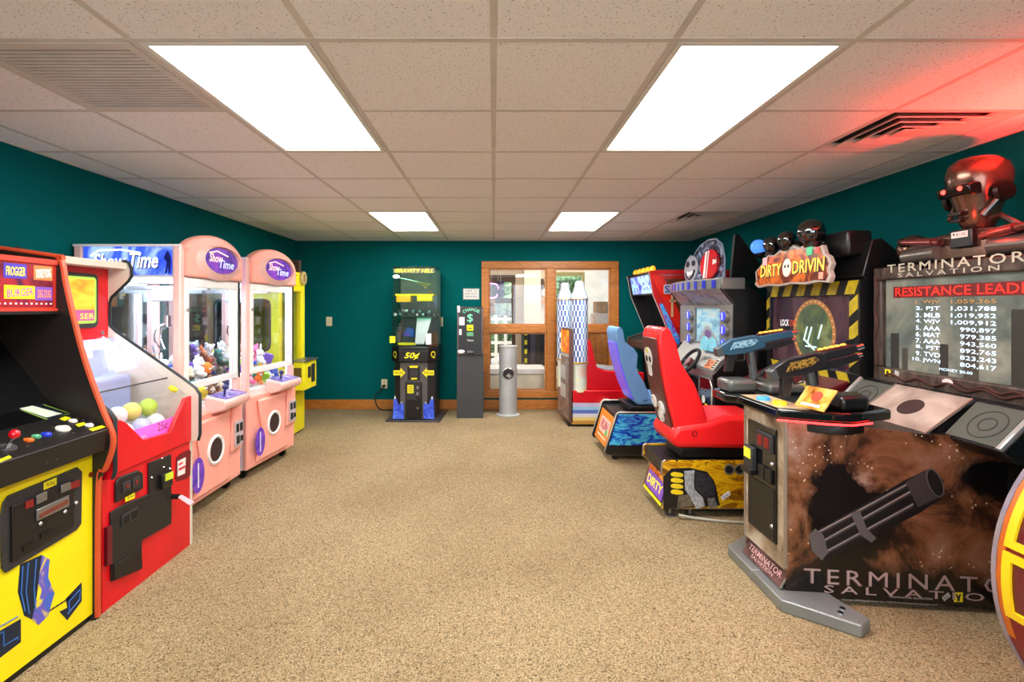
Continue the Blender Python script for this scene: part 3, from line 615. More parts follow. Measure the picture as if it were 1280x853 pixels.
FR.X('bill_mouth', [(196,594),(209,589),(209,607),(196,612)], .022, black, ba, .01, .004); FR.X('bill_label', [(199,593),(209,589),(209,598),(199,602)], .001, m('bill_green', (176,190,40), .4, emit=.3), ba, .0325)
mb = MB()
for x, y in ((200,573),(210,586),(187,597),(202,584)): mb.sph(FR.pt(*FR.px(x,y), .012), .006, n=8)
mb.build('bolt', chrome, ba)
rc = FR.X('notice_recess', [(220,573),(224,568),(236,562),(238,565),(237,594),(233,598),(221,602),(219,599)], .004, m('recess_maroon', (112,8,22), .5), t)
FR.X('notice_card', [(221,577),(231,572),(230,592),(221,596)], .002, white, rc, .004); FR.X('notice_print', [(222,586),(230,582),(230,585),(222,589)], .0006, m('print_red', (220,40,60), .5), rc, .006); FR.X('notice_print', [(222,580),(227,577.5),(227,580),(222,582.5)], .0006, m('print_red'), rc, .006)
a, b = FR.px(213, 621)
mb = MB(); mb.cyl(FR.pt(a, b, 0), FR.pt(a, b, .05), .014, n=12); mb.build('key_lock', black, t)
mb = MB(); q = FR.pt(a, b, .045); mb.poly3([q+V((0,-.012,0)), q+V((.07,-.02,-.04)), q+V((.08,.01,-.035)), q+V((.01,.012,.004))], (0,0,1), .002); mb.build('key_tag', m('key_tag', (220,170,180), .5), t)
ld = bpy.data.lights.new('case_lamp', 'AREA'); ld.shape = 'RECTANGLE'; ld.size = .5; ld.size_y = .06; ld.energy = 1.0; ld.color = (.70,.80,1)
MB().cyl((-2.17,iy0+.03,1.16), (-2.17,iy1-.03,1.16), .014, n=10).build('lamp_tube', m('lamp_tube_white', (240,245,255), .3, emit=1.2), t)
lo = bpy.data.objects.new('lamp', ld); col.objects.link(lo); lo.parent = t; lo.location = V((-2.14,2.6,1.14))-ORG[t.name]; lo.rotation_euler = (0, math.radians(-30), PI/2)
# balls inside
bc = {'white': (236,236,240), 'yellow': (230,222,120), 'lime': (190,226,90), 'pale blue': (190,205,245), 'pink': (244,190,224)}
seq = ['white','yellow','white','yellow','lime','lime','white','pink','yellow','white','white','lime','white','pale blue','white','pink','white','yellow','white','white']
k = 0
rown = ('in front row', 'in second row', 'in upper front row', 'in upper second row', 'in top row')
coln = ('nearest yellow cabinet', 'second from yellow cabinet', 'in the middle', 'second from claw machine', 'nearest claw machine')
for row, (x, z) in enumerate(((-1.845,.65),(-1.945,.65),(-1.895,.735),(-1.985,.74),(-1.94,.82))):
    for j in range(5):
        c = seq[k % len(seq)]; k += 1; r = .048
        y = iy0+.07+j*.116+(row % 2)*.035
        tag(MB().sph((x+random.uniform(-.006,.006), y, z), r, n=16).build('prize_ball', m('ball_'+c.replace(' ','_'), bc[c], .35)), c+' ball '+rown[row]+' of ball game, '+coln[j], 'ball', 'balls in the red ball game')
# ---------------------------------------------------------------- claw machines
pink = m('salmon_plastic', (250,172,156), .35, var=.03); pinkl = m('pale_pink_plastic', (246,196,188), .35)
purple = art('purple_sign', [(.3,(60,30,130)),(.5,(96,50,170)),(.7,(140,60,190))], 12, 4, .5, emit=.25)
bluesign = art('blue_starburst', [(.3,(30,50,190)),(.5,(60,90,220)),(.62,(150,180,245)),(.8,(40,60,200))], 5, 3, 1.5, emit=.7, mp=(1,1,.5))
mirror = m('mirror', (215,225,228), .04, 1, var=0)
def claw_machine(label, o0):
    t = thing('claw_machine', label, 'claw machine', (o0[0], o0[1], 0), 'pink claw machines')
    ox, oy = o0; hx, hy = .335, .375            # half depth (x), half width (y)
    X0, X1, Y0_, Y1_ = ox-hx, ox+hx, oy-hy, oy+hy
    for x in (X0+.06, X1-.08):
        for y in (Y0_+.07, Y1_-.07):
            c_ = MB().cyl((x,y-.012,.035), (x,y+.012,.035), .035, n=14).box(x-.02,x+.02,y-.02,y+.02,.05,.085).build('caster', black, t)
    bx('base_cabinet', m('claw_white', (236,228,226), .4), t, X0, X1-.03, Y0_, Y1_, .08, .70)
    Fside = F((X0,Y0_,0),(1,0,0),(0,0,1))
    Fside.R('side_decal', .02, .1, 2*hx-.05, .68, .002, art('claw_side_blue', [(.3,(40,40,180)),(.5,(70,70,220)),(.65,(200,200,250))], 3, 2, 2, rough=.3), t)
    bx('toy_deck', white, t, X0+.02, X1-.05, Y0_+.02, Y1_-.02, .70, .715)
    for x in (X0, X1-.05):
        for y in (Y0_, Y1_-.045):
            bx('corner_post', pinkl, t, x, x+.05, y, y+.045, .08, 1.775, .008)
    bx('rear_mirror', mirror, t, X0+.005, X0+.012, Y0_+.045, Y1_-.045, .715, 1.57)
    for y in (Y0_+.006, Y1_-.012): bx('side_glass', gclear, t, X0+.05, X1-.05, y, y+.005, .70, 1.57)
    # header
    h = MB().box(X0+.01, X1-.02, Y0_+.01, Y1_-.01, 1.57, 1.77).build('header', white, t, .006)
    for s in (-1, 1):
        Fs = F((X0,Y0_,1.57),(1,0,0),(0,0,1)) if s < 0 else F((X1,Y1_,1.57),(-1,0,0),(0,0,1))
        sg_ = Fs.R('side_sign', .06, .012, 2*hx-.055, .19, .004, bluesign, t, -.008)
        for tone, hh, g in ((m('sign_navy', (16,24,110), .4), .0, .006), (m('sign_white', (240,246,255), .4, emit=.8), .001, 0)):
            Fs.T('Show', .12+g, .055-g, .33+g, .145-g, tone, sg_, hh-.003, shear=.25, offset=.02); Fs.T('Time', .35+g, .055-g, .53+g, .155-g, tone, sg_, hh-.003, shear=.25, offset=.02)
        mb = MB(); mb.tube([Fs.pt(a, b, .002) for a, b in ((.11,.13),(.16,.165),(.3,.17),(.42,.15))], .006, 5); mb.build('sign_swash', m('sign_white'), sg_)
        Fs.P('dancer_silhouette', [(.57,.02),(.585,.09),(.565,.12),(.58,.15),(.59,.165),(.6,.15),(.612,.11),(.605,.02),(.597,.02),(.592,.07),(.583,.02)], .001, m('sign_navy'), sg_, -.003)
        Fs.R('header_rail', 0, .19, 2*hx, .205, .012, white, t, -.006)
    # front pink header with domed crest
    FF = F((X1,Y0_,0),(0,1,0),(0,0,1)); Wd = 2*hy
    crest = [(0.045,1.575),(Wd-.0,1.575),(Wd,1.68)]+[(hy+(hy+.005)*math.cos(a), 1.69+.185*math.sin(a)) for a in [PI*k/18 for k in range(1, 17)]]+[(.045,1.74)]
    cr = FF.P('front_crest', crest, .07, pink, t, -.045, .018)
    mb = MB(); n = 28
    for R1, R2, h0_, h1_ in ((.30,.115,.02,.028),):
        e1 = FF.ell(hy+.04, 1.69, .30, .125, n); e2 = FF.ell(hy+.04, 1.705, .235, .098, n)
        mb.add([FF.pt(a, b, .02) for a, b in e1]+[FF.pt(a, b, .055) for a, b in e2]+[FF.pt(a, b, .01) for a, b in e2],
               [(i, (i+1) % n, n+(i+1) % n, n+i) for i in range(n)]+[(n+i, n+(i+1) % n, 2*n+(i+1) % n, 2*n+i) for i in range(n)])
    mb.build('crest_ring', pinkl, cr)
    ps = FF.P('crest_sign', FF.ell(hy+.04, 1.705, .22, .09, 28), .004, purple, cr, .034)
    lt = m('sign_salmon', (250,190,180), .4, emit=.6)
    FF.T('Show', hy-.12, 1.69, hy+.05, 1.75, lt, ps, .0385, shear=.25, offset=.02); FF.T('Time', hy+.0, 1.655, hy+.2, 1.715, m('sign_lilac', (190,200,250), .4, emit=.5), ps, .039, shear=.25, offset=.02)
    mb = MB(); mb.tube([FF.pt(a, b, .039) for a, b in ((hy-.12,1.75),(hy-.02,1.77),(hy+.12,1.745))], .005, 5); mb.build('sign_swash', lt, ps)
    # door frame + glass
    dr = MB(); a0, a1 = .05, Wd-.02
    for q in ((a0,a1,1.51,1.57),(a0,a1,.84,.885),(a0,a0+.045,.885,1.51),(a1-.04,a1,.885,1.51)): FF.poly(dr, [(q[0],q[2]),(q[1],q[2]),(q[1],q[3]),(q[0],q[3])], -.03, .0)
    d_ = dr.build('door_frame', m('door_white', (240,240,240), .3), t, .003)
    FF.R('door_glass', a0+.045, .885, a1-.04, 1.51, .005, gclear, d_, -.018)
    FF.D('door_lock', a0+.022, 1.36, .013, .012, chrome, d_); FF.R('door_edge_strip', a1-.008, .84, a1, 1.57, .008, m('edge_black'), d_)
    FF.R('lower_glass', a0, .70, a1, .84, .005, gclear, t, -.02)
    # moulded pink lower front
    FF.P('lower_front', [(0.0,.08),(Wd,.08),(Wd,.70),(Wd*.72,.70),(Wd*.66,.66),(.06,.66),(.0,.70)], .05, pink, t, -.045, .012)
    FF.P('chute_moulding', [(.10,.12),(.18,.40),(.12,.62),(.50,.62),(.56,.42),(.50,.26),(.58,.12)], .035, pink, t, .0, .022)
    FF.P('coin_moulding', [(.58,.30),(Wd-.02,.30),(Wd-.02,.68),(.60,.64)], .03, pink, t, .0, .02)
    mb = MB(); cpod = [(X1-.04,.62),(X1+.10,.66),(X1+.12,.70),(X1+.11,.73),(X1-.04,.76)]
    pod = mb.prism(cpod, 'y', Y0_+.33, Y1_-.07).build('control_pod', pinkl, t, .014)
    MB().prism([(X1-.02,.757),(X1+.10,.733),(X1+.10,.737),(X1-.02,.762)], 'y', Y0_+.36, Y1_-.1).build('pod_top', art('pod_purple', [(.4,(90,80,170)),(.6,(150,140,210))], 30, 2), pod)
    MB().cyl((X1+.05,oy+.05,.745), (X1+.055,oy+.05,.80), .008, n=8).sph((X1+.056,oy+.05,.81), .02, n=12).build('joystick', m('joystick_navy', (50,46,110), .3), pod); MB().cyl((X1+.05,oy+.15,.745), (X1+.053,oy+.15,.76), .02, n=14).build('button', m('btn_lilac', (190,180,230), .3), pod)
    cx, cz = .34, .39
    rg = MB(); rg.ring(FF.pt(cx, cz, .036), (1,0,0), .092, .012, 28); rg.build('speaker_ring', m('door_white'), t); FF.D('speaker_grille', cx, cz, .086, .004, m('speaker_brown', (50,26,24), .7), t, .034)
    cp = FF.R('coin_plate', .60, .33, .72, .52, .008, m('decal_grey', (190,180,186), .4), t, .03, .003)
    for q in ((.615,.44,.65,.5),(.67,.44,.705,.5),(.62,.35,.66,.41),(.675,.36,.71,.4)): FF.R('coin_slot', *q, .004, blackm, cp, .038)
    FF.P('oval_decal', FF.ell(.13, .28, .07, .115, 22), .002, purple, t, .036); FF.R('decal_bar', .122, .2, .136, .36, .001, m('decal_white', (220,215,240), .4), t, .0385)
    # gantry and claw
    zc = 1.47; cx_, cy_ = ox-.02, oy+.05
    g = bx('gantry_rail', steel, t, X0+.03, X1-.06, cy_-.02, cy_+.02, zc+.03, zc+.06); bx('carriage', m('gantry_grey', (150,160,176), .4), t, cx_-.07, cx_+.07, cy_-.07, cy_+.07, zc-.05, zc+.03, .006)
    cl = MB().cyl((cx_,cy_,zc-.05), (cx_,cy_,1.32), .006, n=6).cyl((cx_,cy_,1.32), (cx_,cy_,1.24), .028, n=14).build('claw', chrome, t)
    for k in range(3):
        a = 2*PI*k/3+.4; u = V((math.cos(a), math.sin(a), 0)); c0 = V((cx_,cy_,0))
        MB().tube(smooth_curve([c0+u*.025+V((0,0,1.26)), c0+u*.10+V((0,0,1.23)), c0+u*.115+V((0,0,1.15)), c0+u*.05+V((0,0,1.08))], 5), .006, 6).build('claw_prong', chrome, cl)
    for y in (Y0_+.03, Y1_-.045): MB().cyl((X1-.06,y+.02,.73), (X1-.06,y+.02,1.55), .01, n=8).build('lamp_tube', m('claw_lamp', (225,236,255), .3, emit=1.6), t)
    bx('lamp_panel', m('claw_lamp'), t, X0+.08, X1-.1, Y0_+.1, Y1_-.1, 1.556, 1.566)
    ld = bpy.data.lights.new('claw_lamp', 'AREA'); ld.shape = 'RECTANGLE'; ld.size = .5; ld.size_y = .5; ld.energy = 8; ld.color = (.74,.84,1)
    lo = bpy.data.objects.new('lamp', ld); col.objects.link(lo); lo.parent = t; lo.location = V((ox, oy, 1.552))-ORG[t.name]
    return t
c1 = (-2.30, 3.535); c2 = (-2.25, 4.40); rot2 = math.radians(-6)
cm1 = claw_machine('nearer pink claw machine, beside the red ball game', c1)
cm2 = copy_tree(cm1); cm2['label'] = 'farther pink claw machine, beside the yellow crane cabinet'; cm2.location = (c2[0], c2[1], 0); cm2.rotation_euler = (0, 0, rot2)
pcol = {'white': (236,236,240), 'teal': (30,140,130), 'pink': (244,120,170), 'blue': (60,90,200), 'yellow': (240,210,60), 'orange': (240,130,50), 'grey': (150,156,170), 'brown': (150,110,80), 'lime': (150,210,70), 'purple': (120,90,190), 'cream': (238,220,190)}
pmesh = {}
def plush(kind, c):
    if (kind, c) in pmesh: return pmesh[(kind, c)]
    mb = MB(); b = m('plush_'+c, pcol[c], .9, var=.2, vs=60); w_ = m('plush_belly', (240,232,224), .9); k_ = m('plush_eye', (12,12,14), .3)
    if kind == 'bear':
        mb.sph((0,0,.05), .05, (.85,.8,1), 10).sph((0,-.012,.05), .042, (.7,.8,.85), 8, 1).sph((0,0,.125), .045, n=10).sph((-.035,0,.162), .017, n=8).sph((.035,0,.162), .017, n=8).sph((0,-.036,.115), .02, n=8, mi=1)
        for s in (-1, 1): mb.sph((s*.05,-.012,.065), .019, (1,1,1.6), 8).sph((s*.034,-.04,.018), .022, (1,1.3,1), 8, 0).sph((s*.016,-.041,.136), .005, n=6, mi=2)
    elif kind == 'rabbit':
        mb.sph((0,0,.045), .045, (.9,.9,1), 10).sph((0,0,.11), .038, n=10).sph((-.018,0,.175), .012, (1,.7,3), 8).sph((.018,0,.175), .012, (1,.7,3), 8).sph((0,-.034,.104), .014, n=8, mi=1)
        for s in (-1, 1): mb.sph((s*.036,-.03,.02), .018, (1,1.5,1), 8).sph((s*.014,-.035,.12), .005, n=6, mi=2)
    elif kind == 'blob':
        mb.sph((0,0,.055), .06, (1,1,.9), 12).sph((-.02,-.05,.075), .011, n=8, mi=1).sph((.02,-.05,.075), .011, n=8, mi=1).sph((-.02,-.06,.075), .005, n=6, mi=2).sph((.02,-.06,.075), .005, n=6, mi=2)
        for s in (-1, 1): mb.sph((s*.035,-.01,.008), .02, (1,1.4,.6), 8)
    else:
        mb.box(-.045,.045,-.045,.045,0,.09).box(-.025,.025,-.047,-.045,.02,.07,1)
    pmesh[(kind, c)] = mb.mesh('plush', [b, w_, k_], V((0,0,0))); return pmesh[(kind, c)]
kinds = ['bear','rabbit','blob','cube']; cols = list(pcol); prompt = {'bear':'plush bear','rabbit':'long-eared plush toy','blob':'round plush creature','cube':'soft cube toy'}
dn = ('by the mirror', 'behind the middle', 'in the middle', 'before the middle', 'by the front glass')
sn = ('first', 'second', 'third', 'fourth', 'fifth', 'sixth')
for ci, (cc, rz, wh_) in enumerate(((c1, 0, 'nearer'), (c2, rot2, 'farther'))):
    for lay in range(2):
        for i in range(5):
            for j in range(6):
                if lay and (i > 3 or j > 4): continue
                lx = -.25+i*.115+random.uniform(-.012,.012)+lay*.05; ly = -.29+j*.115+random.uniform(-.012,.012)+lay*.055
                lz = .725+.06*((4-i)/4)+random.uniform(0,.01)+lay*.135; o_s = .84
                kd = kinds[(i*3+j*2+ci+lay) % 4] if (i+j) % 5 else 'bear'; c = cols[(i*7+j*3+ci*4+lay*5) % len(cols)]
                if lay and j % 2: c = 'white'
                o = bpy.data.objects.new('plush_toy', plush(kd, c)); col.objects.link(o)
                o.location = (cc[0]+lx*math.cos(rz)-ly*math.sin(rz), cc[1]+lx*math.sin(rz)+ly*math.cos(rz), lz)
                o.scale = (o_s, o_s, o_s); o.rotation_euler = (random.uniform(-.35,.35), random.uniform(-.3,.3), PI/2+random.uniform(-.9,.9))
                tag(o, c+' '+prompt[kd]+' '+dn[i]+', '+('top layer, ' if lay else '')+sn[j]+' across, '+wh_+' claw machine', 'plush toy', 'plush toys in the '+wh_+' claw machine')
# ---------------------------------------------------------------- yellow crane cabinet at the back
lime = m('lime_panel', (226,232,60), .4); yl2 = m('crane_yellow', (232,220,24), .35)
t = thing('crane_cabinet', 'yellow crane cabinet with coin shelf behind the claw machines', 'arcade machine', (-2.36, 5.35, 0))
X0, X1, ya, yb = -2.62, -2.13, 5.0, 5.68
bx('base', yl2, t, X0, X1, ya, yb, .02, .74, .006); bx('plinth', black, t, X0+.02, X1-.03, ya+.02, yb-.02, 0, .02)
pan = MB(); FL = F((X0,ya,0),(1,0,0),(0,0,1)); Wd = X1-X0
for q in ((0,Wd,.74,.95),(0,Wd,1.45,1.72),(0,.07,.95,1.45),(Wd-.09,Wd,.95,1.45)): FL.poly(pan, [(q[0],q[2]),(q[1],q[2]),(q[1],q[3]),(q[0],q[3])], -.02, 0)
pan.build('side_panel', lime, t); FL.P('side_window', rrect(.06, .94, Wd-.08, 1.46, .06), .004, glass('smoked_glass', (170,180,170)), t, -.012)
rim = MB(); rim.tube([FL.pt(a, b, .002) for a, b in rrect(.065, .945, Wd-.085, 1.455, .06)], .008, 6, 0, True); rim.build('window_seal', char, t)
bx('back_panel', lime, t, X0, X0+.02, ya+.02, yb, .74, 1.72); bx('far_panel', lime, t, X0+.02, X1, yb-.02, yb, .74, 1.72)
bx('front_post', yl2, t, X1-.06, X1, ya+.02, ya+.08, .74, 1.72, .006); bx('front_post', yl2, t, X1-.06, X1, yb-.09, yb-.02, .74, 1.72, .006)
bx('front_glass', gclear, t, X1-.03, X1-.025, ya+.08, yb-.09, .76, 1.55); bx('top', yl2, t, X0, X1, ya, yb, 1.72, 1.76, .006)
bx('header', yl2, t, X1-.05, X1, ya+.08, yb-.09, 1.55, 1.72); FH = F((X1,ya,0),(0,1,0),(0,0,1))
em = FH.D('round_emblem', .60, 1.70, .075, .03, m('emblem_tan', (190,170,110), .4), t, 0, None, 24, .004)
FH.T('$', .575, 1.655, .625, 1.745, m('print_brown', (80,40,20), .5), em, .031)
bx('topper_board', m('topper_brown', (70,44,36), .5), t, X1-.12, X1-.02, yb-.1, yb-.04, 1.76, 1.9, .006)
sh = bx('coin_shelf', yl2, t, X1, X1+.14, ya+.3, yb-.02, .50, .80, .006); bx('shelf_top', steel, sh, X1-.01, X1+.16, ya+.28, yb, .80, .815, .003)
for q in ((.4,.62,.48,.74),(.5,.56,.6,.76)):
    F((X1+.14,ya,0),(0,1,0),(0,0,1)).R('coin_plate', q[0], q[1], q[2], q[3], .006, char, sh, 0, .002)
F((X1+.0,ya+.3,0),(1,0,0),(0,0,1)).R('coin_door', .03, .60, .11, .74, .006, m('decal_brown', (90,70,30), .5), sh)
# ---------------------------------------------------------------- tall prize tower on the end wall
t = thing('prize_tower', 'tall slim black prize tower with clear upper case and lettering', 'arcade machine', (-.965, 6.35, 0))
cx = -.965; tb = m('tower_black', (40,38,40), .4); tg = m('tower_grey', (84,80,80), .45)
MB().prism([(cx-.335,6.04),(cx+.325,6.02),(cx+.36,6.7),(cx-.29,6.72)], 'z', 0, .018).build('base_plate', m('base_plate', (60,56,58), .35), t, .004)
def oct_(hw, ch, y0, y1): return [(cx-hw,y1),(cx-hw,y0+ch),(cx-hw+ch,y0),(cx+hw-ch,y0),(cx+hw,y0+ch),(cx+hw,y1)]
MB().prism(oct_(.25,.085,6.1,6.66), 'z', .018, .72).build('lower_cabinet', tb, t, .006)
MB().prism(oct_(.285,.11,6.06,6.68), 'z', .72, .90).build('shoulder', black, t, .008)
FT = F((cx,6.1,0),(1,0,0),(0,0,1)); FT2 = F((cx,6.06,0),(1,0,0),(0,0,1))
FT.R('front_panel', -.163, .03, .163, .70, .004, tg, t)
FT2.T('50\u00a2', -.11, .745, .08, .835, yel, t, .001, shear=.3, offset=.03); FT2.R('ledge', -.17, .845, .17, .852, .01, char, t)
for s in (-1, 1):
    ap = FT2.pt(s*.225, .80); n_ = F((cx+s*.23, 6.115, .80), (1, s*1.0, 0), (0,0,1))
    n_.T('Q', -.035, -.045, .035, .045, yel, t, .002)
dr = FT.R('prize_door', -.075, .50, .075, .66, .012, black, t, .004, .004); FT.R('door_inset', -.045, .525, .05, .625, .004, char, dr, .016); FT.R('door_label', -.05, .645, .05, .672, .003, yel, dr, .016); FT.R('door_label', -.03, .505, .04, .525, .002, yel, dr, .016)
for s in (-1, 1):
    pts = [(s*.10,.585),(s*.16,.645),(s*.16,.615),(s*.245,.615),(s*.245,.555),(s*.16,.555),(s*.16,.525)]
    ar = FT.P('prize_arrow', pts, .003, yel, t, .012); FT.T('PRIZE', min(s*.13,s*.235), .57, max(s*.13,s*.235), .60, m('print_black'), ar, .0155)
cdr = FT.P('coin_door', rrect(-.10, .035, .10, .48, .02), .014, black, t, .004, .004); FT.R('upper_plate', -.085, .26, .085, .465, .004, char, cdr, .018); FT.P('yellow_notice', rrect(-.075, .34, .0, .44, .008), .002, yel, cdr, .022)
for k in range(4): FT.R('notice_line', -.065, .355+k*.02, -.01, .361+k*.02, .0005, m('print_black'), cdr, .0242)
for q in ((.035,.39,.06,.425),(.035,.32,.06,.35),(.03,.27,.075,.30)): FT.R('coin_slot', *q, .004, steel if q[1] > .3 else m('pure_black', (3,3,3)), cdr, .022)
FT.D('lock', .05, .16, .01, .006, chrome, cdr, .018)
mtn = art('mountain_blue', [(.3,(40,50,170)),(.5,(60,90,210)),(.7,(90,130,235))], 10, 4, 1, emit=.15)
for s in (-1, 1):
    FT.P('mountain_decal', [(s*.12,.03),(s*.12,.20),(s*.145,.235),(s*.17,.20),(s*.185,.21),(s*.225,.31),(s*.24,.26),(s*.25,.03)], .004, mtn, t, .02)
    FT.P('snow_cap', [(s*.21,.275),(s*.225,.312),(s*.235,.27)], .002, white, t, .024); FT.P('snow_cap', [(s*.137,.222),(s*.146,.238),(s*.155,.222)], .002, white, t, .024)
# clear upper case
case = MB(); lo_ = oct_(.285,.11,6.06,6.66); hi_ = oct_(.265,.09,6.12,6.66); n = 6
case.add([(x,y,.90) for x, y in lo_]+[(x,y,1.86) for x, y in hi_], [(i,(i+1)%n,n+(i+1)%n,n+i) for i in range(n-1)]); case.build('clear_case', glass('case_glass', (225,235,232), .2), t)
bx('rear_board', m('rear_board', (128,130,132), .5), t, cx-.26, cx+.26, 6.655, 6.675, .9, 1.86); MB().prism([(cx-.265,6.11),(cx+.265,6.11),(cx+.265,6.68),(cx-.265,6.68)], 'z', 1.86, 1.875).build('case_top', glass('green_glass', (170,225,205), .3), t, .002)
FU = F((cx,6.112,1.79),(1,0,0),(0,0,1)); sgn = FU.R('name_sign', -.25, 0, .25, .06, .004, m('sign_grey', (70,74,66), .4), t); FU.T('GRAVITY HILL', -.235, .008, .235, .052, yel, sgn, .005, shear=.25, offset=.015)
bx('track_floor', m('track_orange', (240,180,30), .4, emit=.1), t, cx-.22, cx-.05, 6.14, 6.3, 1.44, 1.52, .006); bx('track_floor', yel, t, cx+.03, cx+.22, 6.14, 6.3, 1.45, 1.52, .006); bx('shelf', yel, t, cx-.23, cx+.23, 6.14, 6.5, 1.52, 1.54); bx('shelf', glass('green_glass'), t, cx-.25, cx+.25, 6.12, 6.6, 1.235, 1.25)
mb = MB()
for k in range(7): mb.tube([(cx-.2+k*.06,6.2+.02*k,1.74-.01*k),(cx+.2-.02*k,6.3,1.66-.012*k)], .004, 5)
mb.build('ball_track', chrome, t)
fl = MB(); fl.poly3([(cx+.01,6.13,.93),(cx+.12,6.12,.93),(cx+.21,6.14,1.25),(cx+.03,6.16,1.25)], (0,-1,0), .006); fl.build('white_flyer', m('flyer_white', (235,238,244), .4), t)
fl = MB(); fl.poly3([(cx-.17,6.3,1.02),(cx-.02,6.3,1.0),(cx-.02,6.3,1.1),(cx-.1,6.3,1.14)], (0,-1,0), .05); fl.build('prize_car', art('blue_violet_car', [(.4,(60,110,200)),(.6,(120,90,210))], 8), t, .012)
bx('case_floor_strip', yel, t, cx-.2, cx+.02, 6.14, 6.16, .915, .945)
mb = MB()
for k in range(22): mb.sph((cx-.24+k*.0215+random.uniform(-.01,.01), 6.2+random.uniform(-.05,.2), 1.27+random.uniform(0,.07)), random.uniform(.014,.026), n=6, mi=k % 3)
o = mb.build('capsule_heap', [white, m('capsule_aqua', (150,210,200), .4), m('capsule_dark', (60,70,80), .4)], t); o['kind'] = 'stuff'
bx('side_sticker', yel, t, cx-.281, cx-.215, 6.04, 6.05, .95, 1.03); bx('paper_sticker', white, t, cx+.15, cx+.215, 6.055, 6.06, .93, 1.06); FU.D('oval_sticker', -.215, -.04, .042, .003, white, t, 0, .024)
mb = MB(); mb.sph((cx-.21,6.25,1.1), .035, n=10).box(cx-.235,cx-.185,6.23,6.28,.95,1.07); mb.build('prize_figure', m('figure_grey', (90,84,80), .6), t)
# ---------------------------------------------------------------- change machine
t = thing('change_machine', 'narrow black change machine on a dark grey pedestal', 'change machine', (-.292, 6.4, 0))
x0, x1 = -.456, -.129
bx('pedestal', m('pedestal_grey', (56,58,62), .5), t, x0, x1, 6.25, 6.6, 0, .785, .003)
bd = bx('cabinet', m('changer_black', (30,30,32), .35), t, x0+.005, x1-.005, 6.24, 6.6, .785, 1.385, .004)
FK = F((x0,6.24,.785),(1,0,0),(0,0,1)); W = x1-x0
fr = MB(); fr.tube([FK.pt(a, b, .001) for a, b in ((.012,.012),(W-.012,.012),(W-.012,.588),(.012,.588))], .005, 6, 0, True); fr.build('steel_edge', m('edge_rose', (170,140,140), .3, .8), t)
gp = m('print_mint', (120,214,170), .4, emit=.3)
for k, ch in enumerate('CHANGE'):
    a = .075+k*.036; b = .512+.035*math.sin(PI*(k+.5)/6); FK.T(ch, a, b, a+.03, b+.04, gp, t, .002, rot=(2.5-k)*.12)
FK.T('$', .13, .40, .20, .51, gp, t, .002)
FK.R('bill_slot', .125, .30, .205, .375, .02, yel, t, 0, .006); FK.R('bill_mouth', .14, .325, .19, .335, .002, blackm, t, .0205); FK.R('bill_sign', .125, .235, .205, .285, .003, m('bill_mint', (90,150,110), .4, emit=.2), t)
FK.R('paper_note', .03, .37, .095, .47, .002, white, t); FK.R('paper_note', .03, .25, .06, .32, .002, white, t); FK.R('paper_note', .005, .53, .04, .61, .002, white, t)
FK.T('Tokens', .125, .17, .21, .195, white, t, .001, shear=.2); FK.D('oval_sticker', .055, .045, .045, .002, white, t, 0, .022)
MB().prism([(6.24,.80),(6.24,.85),(6.215,.84),(6.2,.815),(6.205,.80)], 'x', x0+.13, x0+.215).build('coin_cup', char, t, .006)
# ---------------------------------------------------------------- rocket kiddie ride
t = thing('rocket_ride', 'red rocket kiddie ride with chequered booster tubes beside the window', 'kiddie ride', (1.3, 6.05, 0))
rb = m('ride_red', (206,12,30), .3)
base = art('ride_rainbow', [(.0,(196,150,70)),(.25,(226,206,150)),(.45,(190,180,215)),(.6,(90,110,190)),(.75,(170,205,225)),(1,(215,190,215))], 1.0, 2, .0, 'gradient', mp=(1,1,4), rot=(0,PI/2,0))
bandc = [(190,140,60),(222,196,120),(206,206,216),(92,112,190),(150,190,220),(196,176,210)]
for k in range(6): MB().prism([(.90,5.80),(1.75,5.80),(1.75,6.33),(.82,6.33)], 'z', .03+k*.041, .03+(k+1)*.041).build('painted_band', m('ride_band%d' % k, bandc[k], .3), t)
bx('plinth', black, t, .86, 1.75, 5.83, 6.3, 0, .03)
MB().prism([(.89,5.80),(1.75,5.80),(1.75,6.33),(.81,6.33)], 'z', .276, .42).build('tray', rb, t, .01)
MB().prism([(1.0,.42),(1.08,1.0),(1.12,1.0),(1.2,.68),(1.30,.64),(1.75,.62),(1.75,.42)], 'y', 5.84, 5.90).build('side_wall', rb, t, .015)
MB().prism([(1.0,.42),(1.08,1.0),(1.12,1.0),(1.2,.68),(1.30,.64),(1.75,.62),(1.75,.42)], 'y', 6.24, 6.30).build('side_wall', rb, t, .015)
MB().prism([(1.16,.69),(1.20,.60),(1.70,.57),(1.70,.66),(1.42,.66)], 'y', 5.905, 6.235).build('seat', m('ride_grey', (140,146,150), .5), t, .02)
pnl = MB().prism([(.875,5.80),(.915,5.80),(.85,6.33),(.81,6.33)], 'z', .05, 1.13).build('front_panel', m('ride_panel', (96,66,60), .4), t, .004)
nf = F((.875,5.80,0), (.065,-.53,0), (0,0,1)); L_ = -.53
po = art('ride_poster', [(.3,(90,70,66)),(.5,(150,130,126)),(.7,(60,44,50))], 8, 5, .8)
nf.R('poster', L_, .08, -.02, .82, .003, po, pnl, .001); nf.R('poster_top', L_, .84, -.02, 1.11, .003, art('poster_orange', [(.3,(200,50,20)),(.5,(240,130,20)),(.7,(250,190,60))], 5, 3, 1, emit=.3), pnl, .001)
for b in (.30,.52): nf.R('poster_picture', -.40, b, -.16, b+.16, .002, m('poster_grey', (190,186,186), .4), pnl, .004)
for b in (.86,.88): nf.R('poster_stripe', L_, b-.06, -.02, b-.05, .002, white, pnl, .004)
